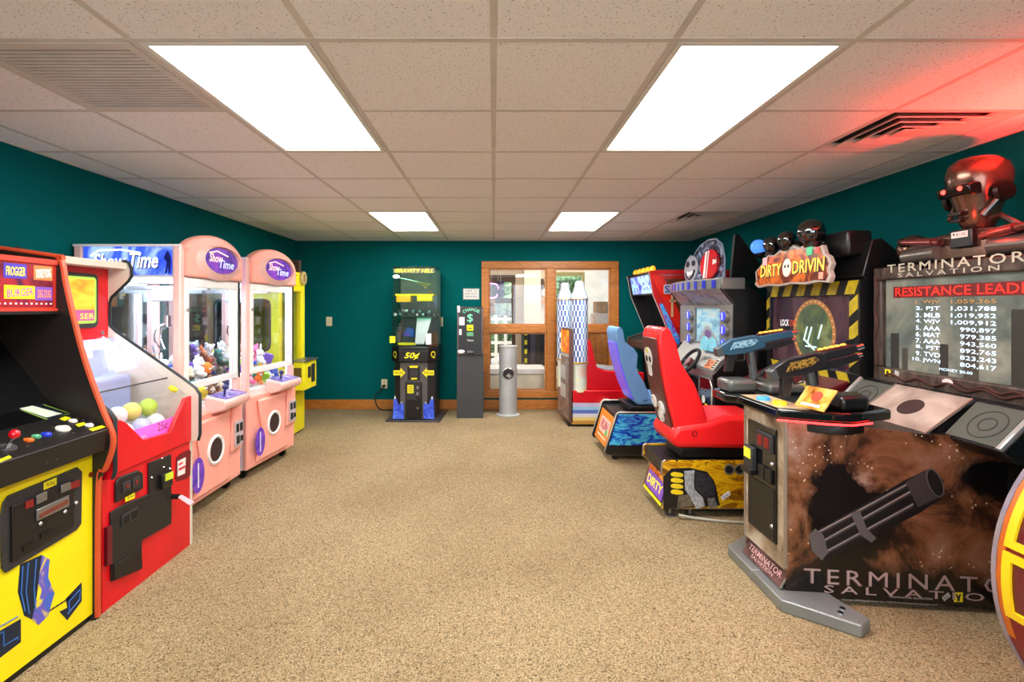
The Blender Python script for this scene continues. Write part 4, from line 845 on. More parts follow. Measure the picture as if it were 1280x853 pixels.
ck = [m('tube_white', (228,232,238), .25), m('tube_blue', (52,84,160), .25), m('tube_lightblue', (120,160,215), .25)]
def booster(x, y, label=None):
    n, rows, r = 28, 11, .098; z0, z1 = .74, 1.47; mb = MB()
    for k in range(rows):
        a = z0+(z1-z0)*k/rows; b = z0+(z1-z0)*(k+1)/rows
        for i in range(n):
            t0, t1 = 2*PI*i/n, 2*PI*(i+1)/n
            mb.add([(x+r*math.cos(t0),y+r*math.sin(t0),a),(x+r*math.cos(t1),y+r*math.sin(t1),a),(x+r*math.cos(t1),y+r*math.sin(t1),b),(x+r*math.cos(t0),y+r*math.sin(t0),b)], [(0,1,2,3)], (0 if (i+k) % 2 else (1 if i % 8 < 5 else 2)))
    o = mb.build('booster_tube', ck, t)
    MB().lathe([(.098,1.47),(.103,1.475),(.10,1.50),(.06,1.60),(.055,1.66),(.035,1.68)], (x,y,0), 20).build('nose_cone', m('cone_pearl', (166,178,190), .25), o)
    MB().lathe([(.098,.74),(.105,.735),(.09,.69),(.09,.40),(.07,.385)], (x,y,0), 20).build('nozzle', art('nozzle_pearl', [(.3,(235,225,160)),(.5,(225,235,225)),(.7,(240,190,170))], 3, 2, .5), o)
    mb = MB(); mb.ring((x,y,.735), (0,0,1), .1, .01, 20, 6).ring((x,y,1.472), (0,0,1), .1, .006, 20, 6); mb.build('gold_ring', m('gold', (206,160,70), .3, .7), o)
booster(1.0, 5.88); booster(.885, 6.26)
fr = MB(); fr.tube([(.82,6.26,1.68),(.93,6.26,1.72),(.93,6.26,1.56),(.82,6.26,1.52)], .008, 6, 0, True); fr.build('mirror_frame', steel, t); bx('mirror_glass', mirror, t, .83, .92, 6.262, 6.266, 1.56, 1.68)
MB().lathe([(.04,.02),(.075,.04),(.085,.2),(.06,.3),(.03,.33)], (1.28,5.74,0), 18).build('front_nozzle', art('nozzle_pearl', []), t)
# ---------------------------------------------------------------- far red video cabinet
t = thing('video_cabinet', 'red and black video cabinet with tilted header screen and amber bulbs', 'arcade machine', (2.2, 6.15, 0))
red2 = m('cabinet_red', (196,22,22), .3); ya, yb = 5.68, 6.62
prof = [(1.745,1.78),(1.76,1.75),(1.80,1.52),(1.99,1.06),(1.76,.98),(1.75,.88),(1.95,.80),(2.0,.05),(2.66,.05),(2.66,1.80),(1.85,1.80)]
inner = [(1.93,1.70),(2.2,1.70),(2.6,1.70),(2.6,1.25),(2.12,1.25)]
for y0, y1, mt in ((ya, ya+.025, red2), (yb-.025, yb, black)):
    MB().prism(prof, 'y', y0, y1).build('side_panel', mt, t)
    MB().tube([(x,(y0+y1)/2,z) for x, z in prof[:7]], .008, 6).build('edge_molding', m('molding_silver', (170,160,150), .3, .7), t)
bx('plinth', black, t, 2.02, 2.65, ya+.01, yb-.01, 0, .05)
FN = F((0,ya,0),(1,0,0),(0,0,1)); sw = FN.P('side_picture', inner, .003, art('brick_picture', [(.3,(60,30,20)),(.5,(110,62,36)),(.7,(70,40,26))], 12, 4, .3, mp=(1,1,3)), t)
for x in (2.0,2.1,2.2,2.3,2.42,2.54): FN.R('printed_bar', x, 1.27, x+.022, 1.55, .002, m('bar_cream', (216,186,140), .4), sw, .003)
FN.R('printed_bar', 1.98, 1.44, 2.58, 1.46, .002, m('bar_cream'), sw, .003)
FN.P('red_sweep', [(1.78,1.74),(1.9,1.74),(2.15,1.2),(2.62,1.2),(2.62,1.15),(2.06,1.15)], .004, m('sweep_red', (224,40,30), .25), t)
FN.P('side_flash', [(1.86,1.42),(1.98,1.10),(2.14,.85),(2.20,.85),(2.05,1.12),(1.9,1.42)], .003, art('blue_purple_flash', [(.3,(20,60,180)),(.5,(60,160,220)),(.65,(130,50,160))], 8, 3, 1, emit=.2), t, .004)
sp = FN.P('name_plate', rrect(1.915, 1.525, 2.25, 1.635, .02), .006, m('plate_pale', (190,190,205), .4), t, .004, .002)
FN.T('SEGA', 1.925, 1.54, 2.24, 1.62, m('logo_blue', (50,70,160), .4), sp, .0105, offset=.02)
MB().prism([(1.765,1.77),(1.82,1.52),(2.6,1.52),(2.6,1.78)], 'y', ya+.025, yb-.025).build('header', black, t)
FH = F((1.765,yb-.025,1.77),(0,-1,0),(-.055,0,.25)); hs = FH.R('header_screen', .06, -.235, yb-ya-.11, -.02, .004, art('header_picture', [(.3,(30,50,150)),(.45,(90,90,210)),(.58,(150,200,235)),(.7,(60,50,120))], 8, 5, .8, emit=1.0), t)
MB().prism([(2.0,1.52),(2.12,1.08),(2.2,1.08),(2.2,1.52)], 'y', ya+.025, yb-.025).build('screen', blackgl, t)
MB().prism([(1.76,.97),(1.99,1.05),(2.2,1.08),(2.2,.8),(1.95,.80),(1.76,.88)], 'y', ya+.025, yb-.025).build('control_panel', m('panel_brown', (60,44,40), .4), t, .006)
MB().prism([(1.97,.8),(2.02,.05),(2.6,.05),(2.6,.8)], 'y', ya+.025, yb-.025).build('lower_body', black, t)
for k in range(5): y = ya+.12+k*.17; MB().lathe([(.035,0),(.035,.02),(.025,.045),(.008,.055)], (1.83,y,1.80), 14).build('amber_bulb', m('amber', (250,150,30), .25, emit=.9), t)
bx('top_rail', steel, t, 1.86, 2.6, ya-.003, ya, 1.735, 1.745)
# ---------------------------------------------------------------- silver racing cabinet
t = thing('racing_cabinet', 'silver racing cabinet with blue side lamps and mask topper', 'arcade machine', (2.3, 4.9, 0))
silver = m('silver_plastic', (138,138,136), .3, .35); ya, yb = 4.27, 5.50
side = [(1.93,1.62),(1.925,1.53),(2.035,1.40),(2.03,.98),(1.86,.80),(1.90,.05),(2.66,.05),(2.66,1.2),(2.4,1.38),(2.13,1.585)]
for y0, y1 in ((ya, ya+.022), (yb-.022, yb)): MB().prism(side, 'y', y0, y1).build('side_panel', black, t)
bx('plinth', black, t, 1.93, 2.64, ya+.02, yb-.02, 0, .05)
i0, i1 = ya+.022, yb-.022
MB().prism([(2.06,1.40),(2.06,.05),(2.6,.05),(2.6,1.2),(2.13,1.56)], 'y', i0, i1).build('body', black, t)
# curved visor
n = 14; outer = []; yc = (ya+yb)/2
for k in range(n+1):
    u = -1+2*k/n; outer.append((1.93-.10*(1-u*u), yc+u*(yb-ya)/2))
outer = [(x, y+(-.006 if k == 0 else 0)) for k, (x, y) in enumerate(outer)]
poly = outer+[(2.13,yb),(2.13,ya-.006)]
MB().prism(poly, 'z', 1.53, 1.63).build('visor', silver, t, .008)
mb = MB()
inn = [(2.05,y) for x, y in outer]; N_ = len(outer)
mb.add([(x+.01,y,1.53) for x, y in outer]+[(x,y,1.395) for x, y in inn], [(i,i+1,N_+i+1,N_+i) for i in range(N_-1)]); mb.build('visor_underside', art('visor_print', [(.3,(120,120,124)),(.55,(176,176,178)),(.72,(70,76,110))], 9, 4, .6), t)
for k in range(8):
    u0 = .90-k*.21; u1 = u0-.075; q = [(1.93-.10*(1-u*u)-.003, yc-u*(yb-ya)/2) for u in (u0, u1)]
    mb = MB(); mb.poly3([(q[0][0],q[0][1],1.545),(q[1][0],q[1][1],1.545),(q[1][0],q[1][1],1.615),(q[0][0],q[0][1],1.615)], (-1,0,0), .003); mb.build('blue_stripe', m('stripe_blue', (40,50,190), .3), t)
FD = F((2.03,yb,0),(0,-1,0),(0,0,1)); W = yb-ya
fp = MB()
for q in ((.02,.40,1.0,1.40),(W-.26,W-.02,1.0,1.40),(.40,W-.26,1.37,1.40),(.40,W-.26,1.0,1.04)): FD.poly(fp, [(q[0],q[2]),(q[1],q[2]),(q[1],q[3]),(q[0],q[3])], -.03, 0)
fp.build('face_panel', silver, t, .004)
a0, b0 = FD.px(870, 436); a1, b1 = FD.px(903, 383)
FD.R('screen', .41, 1.035, W-.255, 1.375, .004, art('race_screen', [(.25,(60,90,120)),(.45,(120,165,185)),(.6,(160,180,180)),(.75,(90,90,90))], 5, 5, .5, emit=.4, mp=(1,1,3)), t, -.025)
sc_ = FD.P('road_image', [(.45,1.045),(W-.30,1.045),(W-.52,1.2),(.62,1.2)], .001, m('road_grey', (120,128,130), .4, emit=.5), t, -.0205); FD.P('car_image', [(.62,1.09),(.74,1.09),(.76,1.13),(.72,1.16),(.64,1.16),(.60,1.13)], .001, m('car_violet', (90,70,110), .4, emit=.5), t, -.019)
for a in (.33, W-.12):
    for b in (1.06,1.18,1.30):
        hz = FD.pt(a, b, 0); l_ = MB().lathe([(.055,0),(.055,-.02),(.05,-.03),(.04,-.032)], hz, 20, axis='x').build('lamp_housing', silver, t)
        FD.D('blue_lens', a, b, .04, .01, m('blue_lens', (50,60,235), .2, emit=.9), l_, .03); FD.R('lens_bar', a-.006, b-.03, a+.006, b+.03, .003, m('lens_white', (180,190,250), .3, emit=.8), l_, .04)
# dash
dash = MB().prism([(2.03,1.03),(1.98,.96),(1.88,.83),(1.89,.74),(1.95,.70),(2.06,.72)], 'y', i0+.04, i1-.1).build('dashboard', silver, t, .012)
FQ = F((1.88,i1-.1,.83),(0,-1,0),(.10,0,.13))
wl_ = MB(); wc = V((1.83,4.72,.87)); wl_.ring(wc, (-.8,0,.6), .135, .017, 28, 8); st = wl_.build('steering_wheel', blackm, t)
wd = V((-.8,0,.6)); up = V((.6,0,.8))
for v_ in (V((0,1,0)), V((0,-1,0)), up*-1): MB().cyl(wc+V((.03,0,-.02)), wc+v_*.13, .013, n=8).build('spoke', char, st)
MB().cyl(wc+V((.1,0,-.07)), wc+V((.01,0,-.01)), .03, n=14).build('column', char, st); MB().cyl(wc+V((.02,0,-.014)), wc+V((-.012,0,.01)), .04, n=16).build('hub', m('hub_red', (120,60,70), .4), st)
for k, y in enumerate((4.68, 4.52)):
    mb = MB(); mb.prism([(y+.1*math.cos(a), .98+.13*math.sin(a)) for a in [PI*j/12 for j in range(13)]], 'x', 1.955, 1.97); mb.build('dash_fin', m('fin_cyan', (120,190,210), .15, emit=.2), t, .004)
pl = FQ.R('number_plate', i1-.1-4.51, .01, i1-.1-4.385, .10, .012, m('plate_orange', (200,150,110), .4), t, .0, .004); FQ.T('50', i1-.1-4.50, .02, i1-.1-4.395, .09, m('print_maroon2', (90,20,40), .4), pl, .013, offset=.02)
kp = FQ.R('keypad', i1-.1-4.375, .01, i1-.1-4.315, .12, .008, m('keypad_cream', (210,205,186), .4), t, 0, .002)
for i in range(4):
    for j in range(2): FQ.R('key', i1-.1-4.37+j*.026, .02+i*.024, i1-.1-4.35+j*.026, .036+i*.024, .003, char, kp, .008)
cd_ = MB().prism([(4.32,.72),(4.34,.75),(4.56,.75),(4.58,.72),(4.58,.2),(4.32,.2)], 'x', 1.87, 1.91).build('coin_door', blackgl, t, .004); mb = MB(); mb.tube([(1.87,y,z) for y, z in ((4.32,.2),(4.32,.70),(4.36,.755),(4.54,.76),(4.58,.74),(4.58,.2))], .007, 6); mb.build('steel_edge', m('molding_silver'), cd_)
FE = F((1.87,4.58,0),(0,-1,0),(0,0,1)); FE.D('round_sticker', .09, .56, .035, .002, white, cd_); FE.R('yellow_sticker', .12, .48, .17, .53, .002, yel, cd_); FE.D('button', .06, .64, .012, .006, steel, cd_); FE.D('button', .12, .64, .012, .006, steel, cd_)
bx('pedal_box', blackm, t, 1.80, 2.0, 4.45, 5.3, .05, .3, .01)
# topper: printed mask board with a dark brace behind it
FO = F((2.10,5.52,1.63),(0,-1,0),(.06,0,1))
tp = thing('mask_topper', 'clear topper board of a grinning mask and a red helmet', 'topper', (2.12, 5.0, 1.63))
out = [(.02,.02),(.0,.16),(.04,.26),(.12,.30),(.2,.27),(.27,.33),(.38,.38),(.55,.41),(.72,.40),(.86,.33),(.93,.2),(.95,.02)]
FO.P('board', out, .012, art('topper_smoke', [(.3,(16,16,22)),(.5,(50,54,70)),(.65,(150,160,190)),(.8,(40,40,54))], 10, 6, 1.2, emit=.08), tp)
mb = MB(); mb.tube([FO.pt(a, b, .006) for a, b in out], .009, 6, 0, True); mb.build('clear_edge', m('edge_ice', (150,160,190), .15), tp)
hm = FO.P('helmet', FO.ell(.66, .16, .2, .145, 24), .03, m('helmet_red', (206,30,40), .25), tp, .012, .014); FO.P('helmet_stripe', [(.56,.03),(.60,.03),(.63,.29),(.585,.29)], .004, white, hm, .04); FO.P('helmet_stripe', [(.625,.03),(.645,.03),(.67,.29),(.65,.29)], .004, white, hm, .04); FO.P('visor_slot', [(.74,.1),(.86,.12),(.85,.22),(.74,.24)], .004, m('visor_dark', (60,20,26), .2), hm, .036); FO.P('visor_shine', [(.76,.15),(.84,.16),(.83,.19),(.76,.2)], .002, white, hm, .041)
mk = FO.P('mask', FO.ell(.2, .15, .18, .14, 20), .02, m('mask_pewter', (150,152,164), .3), tp, .012, .01)
for s in (-1, 1): FO.P('mask_eye', FO.ell(.2+s*.075, .205, .045, .032, 14), .004, m('mask_grey', (40,36,48), .3), mk, .032)
for k in range(5): FO.R('mask_tooth', .125+k*.032, .075+.006*abs(k-2), .15+k*.032, .115+.006*abs(k-2), .004, white, mk, .036)
mb = MB(); mb.tube([FO.pt(a, b, .034) for a, b in ((.09,.11),(.13,.06),(.2,.04),(.28,.07),(.32,.13))], .012, 6); mb.build('mask_grin', m('mask_grey'), mk)
MB().prism([(2.12,1.63),(2.16,2.03),(2.19,2.03),(2.48,1.63)], 'y', 4.50, 4.54).build('brace', black, tp)
# ---------------------------------------------------------------- seats
# blue seat and its plinth
flame = art('blue_flames', [(.3,(10,20,110)),(.42,(20,60,200)),(.5,(40,140,225)),(.56,(90,215,240)),(.64,(30,120,225)),(.75,(14,30,130))], 4.2, 5, 2.6, 'noise', rough=.12, mp=(1,1,3), coat=.5)
t = thing('seat_plinth', 'low black plinth with blue flame side carrying the blue seat', 'seat base', (1.4, 4.84, 0))
ya, yb = 4.52, 5.14
prof = [(1.03,.07),(1.115,.42),(1.13,.43),(1.80,.43),(1.80,.07)]
for y0, y1 in ((ya, ya+.02), (yb-.02, yb)): MB().prism([(1.00,.08),(1.02,.055),(1.80,.05),(1.80,.43),(1.125,.43),(1.105,.415)], 'y', y0, y1).build('side_panel', black, t); MB().tube([(1.80,(y0+y1)/2,.052),(1.02,(y0+y1)/2,.055),(1.0,(y0+y1)/2,.08),(1.105,(y0+y1)/2,.42),(1.125,(y0+y1)/2,.432),(1.80,(y0+y1)/2,.432)], .008, 6).build('edge_molding', m('molding_silver'), t)
FN = F((0,ya,0),(1,0,0),(0,0,1)); FN.P('flame_art', [(1.035,.14),(1.78,.14),(1.78,.42),(1.12,.42)], .002, flame, t)
MB().prism([(1.02,.08),(1.11,.40),(1.79,.40),(1.79,.06)], 'y', ya+.02, yb-.02).build('body', black, t)
FO2 = F((1.02,yb-.02,.08),(0,-1,0),(.09,0,.32)); W = yb-ya-.04
FO2.R('orange_panel', .03, .01, W-.03, .30, .003, m('panel_orange', (232,140,40), .35), t); pc = FO2.R('logo_card', .12, .10, W-.1, .24, .003, m('card_pink', (240,200,190), .4), t, .003)
FO2.T('RUN', .16, .13, W-.14, .22, m('print_crimson', (206,40,70), .4), pc, .0065, shear=.3, offset=.02); FO2.R('green_flash', W-.2, .1, W-.12, .15, .001, m('print_lime', (110,190,110), .4), pc, .0068); FO2.R('white_stripe', .1, .055, W-.12, .068, .001, white, t, .0035)
for x in (1.1, 1.72):
    for y in (ya+.06, yb-.06): MB().cyl((x,y,0), (x,y,.06), .02, n=10).build('foot', black, t)
bx('rail', black, t, 1.25, 1.78, 4.62, 5.04, .43, .47, .006)
bl = m('seat_blue', (104,156,212), .35, var=.03)
t = thing('driver_chair', 'pale blue moulded racing chair facing the silver cabinet', 'chair', (1.4, 4.83, .47))
def XZ(pts, d): return PXZ(pts, d)
rear = [(1.30,.50),(1.24,.66),(1.17,.88),(1.135,1.08),(1.125,1.15),(1.14,1.19)]
bk = rear+[(1.165,1.197),(1.19,1.175),(1.21,1.06),(1.29,1.0),(1.33,.94),(1.315,.80),(1.39,.68),(1.44,.56),(1.42,.50)]
MB().prism(bk, 'y', 4.63, 4.73).build('side_bolster', bl, t, .028, seg=4); MB().prism(bk, 'y', 4.93, 5.03).build('side_bolster', bl, t, .028, seg=4)
MB().prism(rear+[(1.165,1.197),(1.19,1.175),(1.20,1.06),(1.24,.95),(1.25,.82),(1.32,.68),(1.38,.56),(1.37,.50)], 'y', 4.72, 4.94).build('backrest', bl, t, .02, seg=3)
MB().prism([(1.32,.475),(1.30,.52),(1.42,.56),(1.72,.56),(1.78,.53),(1.78,.475)], 'y', 4.63, 5.03).build('cushion', bl, t, .025, seg=4)
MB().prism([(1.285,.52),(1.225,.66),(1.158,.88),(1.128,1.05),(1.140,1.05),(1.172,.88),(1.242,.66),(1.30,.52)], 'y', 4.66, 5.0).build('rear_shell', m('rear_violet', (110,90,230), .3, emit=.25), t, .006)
# red seat and its plinth
t = thing('seat_plinth', 'low plinth with yellow engine artwork carrying the red skull seat', 'seat base', (1.4, 3.49, 0))
ya, yb = 3.29, 3.72
sp_ = [(1.135,.07),(1.145,.09),(1.10,.06),(1.10,.06)]
pr = [(1.10,.065),(1.15,.245),(1.098,.29),(1.105,.365),(1.125,.375),(1.88,.375),(1.88,.065)]
pan = art('muddy_yellow', [(.3,(54,28,6)),(.44,(150,100,14)),(.52,(222,176,20)),(.6,(190,130,16)),(.72,(84,40,10))], 5, 7, 1.6, rough=.2, mp=(1,1,2.2), coat=.3)
for y0, y1 in ((ya, ya+.02), (yb-.02, yb)): MB().prism(pr, 'y', y0, y1).build('side_panel', pan, t); MB().tube([(x,(y0+y1)/2,z) for x, z in pr[-1:]+pr[:5]], .008, 6).build('edge_molding', m('molding_silver'), t)
MB().prism([(1.11,.07),(1.16,.245),(1.108,.29),(1.115,.365),(1.88,.37),(1.88,.07)], 'y', ya+.02, yb-.02).build('body', black, t)
FN = F((0,ya,0),(1,0,0),(0,0,1))
FN.X('engine_bay', [(829,596),(839,586),(862,585),(884,590),(893,602),(900,632),(829,637)], .002, m('bay_dark', (26,22,22), .3), t)
for k in range(4): y = 592+k*7.3; FN.X('spring_coil', [(838,y),(842,y-2),(850,y-1),(854,y+1),(853,y+4),(846,y+4.5),(839,y+3)], .004, m('coil_yellow', (226,196,30), .3), t, .002, .001)
for pts, c in ((((855,589),(868,588),(867,602),(868,612),(878,622),(881,633),(870,636),(862,622),(856,612)), (170,172,176)), (((868,590),(886,593),(893,608),(894,620),(880,622),(869,610)), (54,54,58)), (((848,620),(862,618),(866,633),(846,635)), (110,100,84)), (((884,623),(893,622),(897,634),(886,635)), (120,118,116))): FN.X('engine_part', pts, .003, m('eng_%d' % c[0], c, .3, .3, var=.4, vs=40), t, .002, .001)
for x in (912, 925): a, b = FN.px(x, 587); FN.D('exhaust_pipe', a, b, .036, .003, m('pipe_grey', (130,122,112), .3, .4), t); FN.D('exhaust_bore', a-.004, b, .024, .001, m('pure_black'), t, .0032)
ww = FN.X('logo_sticker', [(901,621),(911,613.5),(913,619),(903,626)], .001, white, t, .001); a, b = FN.px(907, 620); FN.T('RAW', a-.022, b-.01, a+.022, b+.01, m('print_black'), ww, .0025, rot=.55)
mb = MB()
for x, y in ((846,576),(890,574.5)): mb.sph(FN.pt(*FN.px(x,y), 0), .008, n=8)
mb.build('bolt', black, t)
FL2 = F((1.10,yb-.02,.065),(0,-1,0),(.05,0,.18)); W = yb-ya-.04
FL2.R('flame_panel', .01, .13, W-.01, .185, .003, art('orange_flame', [(.3,(120,30,10)),(.5,(230,110,20)),(.7,(250,190,60))], 10, 4, 1), t); FL2.R('yellow_band', .01, .0, W-.01, .02, .003, yel, t)
lp = FL2.R('licence_plate', .03, .03, W-.02, .145, .004, art('plate_purple', [(.3,(90,60,170)),(.5,(150,70,190)),(.7,(60,90,200))], 7, 3, .8), t, .001); FL2.T('DIRTY', .05, .06, W-.04, .12, m('plate_yellow', (244,216,110), .4), lp, .0055, offset=.02)
bx('rail', black, t, 1.25, 1.85, 3.36, 3.66, .375, .44, .006)
for x in (1.17, 1.3, 1.80):
    for y in (ya+.05, yb-.05):
        MB().lathe([(.032,0),(.032,.008),(.01,.015),(.01,.07)], (x,y,0), 14).build('levelling_foot', steel, t)
t = thing('driver_chair', 'red moulded racing chair with a skull on its back', 'chair', (1.4, 3.5, .44))
rs = m('seat_red', (232,30,34), .32, var=.03); d = 3.36
rear = [(1.24,.47),(1.20,.56),(1.15,.76),(1.115,.93),(1.092,1.10),(1.085,1.19),(1.10,1.235)]
bo = rear+[(1.135,1.25),(1.165,1.235),(1.205,1.14),(1.242,1.005),(1.327,.873),(1.38,.74),(1.411,.64),(1.41,.50)]
bi = rear+[(1.135,1.25),(1.16,1.235),(1.19,1.14),(1.215,1.005),(1.27,.873),(1.32,.74),(1.35,.64),(1.36,.50)]
MB().prism(bo, 'y', 3.32, 3.40).build('side_bolster', rs, t, .028, seg=4); MB().prism(bo, 'y', 3.60, 3.68).build('side_bolster', rs, t, .028, seg=4)
MB().prism(bi, 'y', 3.39, 3.61).build('backrest', rs, t, .02, seg=3)
MB().prism([(1.20,.45),(1.155,.52),(1.20,.60),(1.42,.625),(1.52,.665),(1.76,.66),(1.82,.62),(1.80,.47),(1.70,.445)], 'y', 3.305, 3.705).build('cushion', rs, t, .035, seg=4)
a = P(868,546,3.305); mb = MB(); mb.ring((a.x,3.303,.55), (0,1,0), .016, .004, 16, 6); mb.build('belt_slot', m('slot_red', (150,10,16), .4), t)
rsh = MB().prism([(1.188,.56),(1.138,.76),(1.103,.93),(1.080,1.10),(1.076,1.17),(1.09,1.17),(1.10,1.10),(1.12,.93),(1.155,.76),(1.205,.56)], 'y', 3.35, 3.65).build('rear_shell', m('shell_brown', (90,24,20), .35), t, .004)
FR2 = F((1.100,3.64,.97),(0,-1,0),(-.023,0,.17)); sk = FR2.P('skull_head', rrect(.03, .0, .19, .13, .06), .003, white, t, .006); FR2.P('skull_jaw', rrect(.07, -.07, .15, .02, .02), .003, white, t, .006)
for q in (.075, .145): FR2.D('skull_eye', q, .05, .022, .002, m('pure_black'), sk, .0092)
FR2.D('skull_badge', .11, .11, .018, .002, yel, sk, .0092)
FR3 = F((1.149,3.64,.715),(0,-1,0),(-.05,0,.20))
for a, b in ((.06,.0),(.14,-.09),(.2,-.02)):
    mb = MB(); mb.ring(FR3.pt(a, b, .006), FR3.n, .04, .008, 16, 6).ring(FR3.pt(a, b, .006), FR3.n, .015, .008, 12, 6); mb.build('gear_print', white, t)
MB().tube(smooth_curve([(1.2,3.27,.03),(1.35,3.25,.012),(1.6,3.2,.01),(1.95,3.22,.01),(2.0,3.3,.012)]), .009, 6).build('floor_cable', m('cable_grey', (170,165,150), .5)); tag(bpy.data.objects['floor_cable'], 'pale cable on the carpet beside the engine plinth', 'cable')
# ---------------------------------------------------------------- hazard-striped driving cabinet
t = thing('driving_cabinet', 'black driving cabinet with hazard stripe screen frame and bulb sign', 'arcade machine', (2.4, 3.57, 0))
ya, yb, XS = 3.06, 4.10, 2.22
MB().prism([(XS+.04,.05),(XS+.04,1.55),(XS+.02,1.57),(2.3,1.79),(2.36,1.80),(2.66,1.55),(2.66,.05)], 'y', ya, yb).build('body', black, t, .006)
bx('plinth', black, t, XS+.06, 2.64, ya+.02, yb-.02, 0, .05)
FZ = F((XS,yb,0),(0,-1,0),(0,0,1)); W = yb-ya
fr = MB()
for q in ((0,W,1.455,1.55),(0,W,.90,.97),(0,.05,.97,1.455),(W-.09,W,.97,1.455)): FZ.poly(fr, [(q[0],q[2]),(q[1],q[2]),(q[1],q[3]),(q[0],q[3])], -.05, 0)
fo = fr.build('screen_frame', black, t, .004)
hz = m('hazard_yellow', (186,164,30), .4, var=.25, vs=25)
for k in range(6): a = .06+k*.17; FZ.P('hazard_stripe', [(a,1.46),(a+.09,1.46),(a+.13,1.545),(a+.04,1.545)], .002, hz, fo)
for k in range(3): b = 1.0+k*.16; FZ.P('hazard_stripe', [(W-.085,b),(W-.085,b+.09),(W-.01,b+.14),(W-.01,b+.05)], .002, hz, fo); FZ.P('hazard_stripe', [(.004,b+.03),(.004,b+.11),(.046,b+.14),(.046,b+.06)], .002, hz, fo)
for k in range(5): a = .1+k*.19; FZ.P('hazard_stripe', [(a,.905),(a+.1,.905),(a+.07,.965),(a-.03,.965)], .002, hz, fo)
sc1 = FZ.R('screen', .05, .97, W-.09, 1.455, .004, art('menu_screen', [(.25,(24,14,30)),(.45,(52,30,40)),(.6,(74,50,54)),(.78,(40,30,56))], 3, 4, .4, emit=.35, mp=(1,3,1)), t, -.03)
dial = FZ.P('dial_image', FZ.ell(.56, 1.20, .235, .235, 36), .001, m('dial_bronze', (150,100,56), .4, emit=.35), sc1, -.025); FZ.P('dial_face', FZ.ell(.56, 1.20, .20, .20, 32), .001, art('dial_green', [(.25,(34,48,50)),(.5,(70,86,60)),(.62,(104,112,60)),(.78,(100,130,134))], 8, 5, .5, emit=.35), dial, -.0235)
mb = MB()
for k in range(30): q = 2*PI*k/30; FZ.poly(mb, FZ.ell(.56+.218*math.cos(q), 1.20+.218*math.sin(q), .006, .006, 6), -.0235, -.0225)
mb.build('dial_dots', m('dial_dot', (206,180,120), .4, emit=.5), dial)
mb = MB()
for pts in (((.46,1.14),(.50,1.24)), ((.50,1.12),(.55,1.24)), ((.48,1.10),(.60,1.10)), ((.62,1.16),(.66,1.26)), ((.46,1.15),(.58,1.08))): mb.tube([FZ.pt(a, b, -.021) for a, b in pts], .006, 5)
mb.build('dial_lights', m('dial_white', (190,220,215), .4, emit=.7), dial)
FZ.T('LOCK', .16, 1.235, .27, 1.285, m('menu_white', (236,236,236), .4, emit=.8), sc1, -.024); FZ.T("'N", .20, 1.175, .25, 1.215, m('menu_white'), sc1, -.024); FZ.T('LOAD', .28, 1.235, .36, 1.285, m('menu_red', (200,70,40), .4, emit=.6), sc1, -.0245)
bx('side_face', black, t, XS-.0, XS+.04, ya-.004, ya, .9, 1.55)
# sign with wavy edge
FG = F((2.13,4.06,1.53),(0,-1,0),(.05,0,1)); W2 = .92
top = [(W2-.0,.12),(W2-.03,.17),(W2-.07,.19),(W2-.10,.25),(W2-.16,.235),(W2-.24,.29),(W2-.34,.26),(W2-.42,.29),(W2-.5,.255),(W2-.58,.27),(W2-.66,.24),(W2-.74,.25),(W2-.82,.19),(.05,.16),(.0,.13),(.02,.06),(.0,.03),(.06,.0),(.2,.012),(.34,.0),(.5,.012),(.66,.0),(.8,.012),(.9,.0),(W2,.04),(W2-.02,.08)]
sg = FG.P('sign_board', top, .03, m('sign_edge', (190,176,166), .4), t, 0, .003)
cx_, cy_ = W2/2, .135
FG.P('sign_face', [(cx_+(a-cx_)*.94, cy_+(b-cy_)*.88) for a, b in top], .004, art('sign_blaze', [(.25,(40,16,10)),(.45,(110,40,14)),(.55,(220,110,30)),(.66,(150,54,20)),(.85,(50,24,14))], 7, 4, .8, emit=.3), sg, .03)
for s, a0, a1 in (('DIRTY', .10, .38), ('DRIVIN', .52, .86)):
    FG.T(s, a0+.008, .072, a1+.008, .162, m('sign_black', (30,12,6), .5), sg, .0345, offset=.03); FG.T(s, a0, .08, a1, .17, m('sign_gold', (250,196,60), .4, emit=.9), sg, .036, offset=.012)
sk = FG.D('sign_skull', .45, .13, .05, .004, m('skull_bone', (226,214,190), .4, emit=.5), sg, .0345, .065)
for q in (.43, .47): FG.D('skull_eye', q, .14, .012, .001, m('sign_black'), sk, .0388)
for a, b, r, c, nm in ((.70,.225,.03,(40,170,110),'g'), (.15,.2,.03,(240,150,150),'p'), (.83,.05,.022,(250,130,110),'o'), (.24,.205,.024,(230,70,40),'r'), (.5,.22,.03,(240,110,40),'y'), (.78,.22,.02,(200,50,40),'r2')): FG.R('sign_patch', a-r, b-r, a+r, b+r, .002, m('patch_'+nm, c, .4, emit=.6), sg, .0348)
for k, (a, z, r) in enumerate(((.03,.33,.058), (.22,.325,.06), (.42,.335,.062), (.70,.35,.085))):
    c = FG.pt(a, z, .03); b_ = MB().sph(c, r, n=20).build('lamp_globe', m('globe_blue', (70,130,250), .15, emit=.9) if k == 0 else glass('smoked_globe', (120,110,108), .5), t); 
    MB().cyl(c+V((.06,0,-r*.6)), c+V((.06,0,-r*.2)), .03, n=10).cyl(c+V((.0,0,-r-.02)), c+V((.02,0,-r*.7)), r*.6, n=14).build('lamp_socket', black, b_)
    if k: MB().sph(c, r*.45, n=12).build('reflector', m('reflector_grey', (130,120,116), .15, .8), b_)
bx('lamp_bar', black, t, 2.19, 2.35, 3.12, 4.08, 1.70, 1.86, .02)
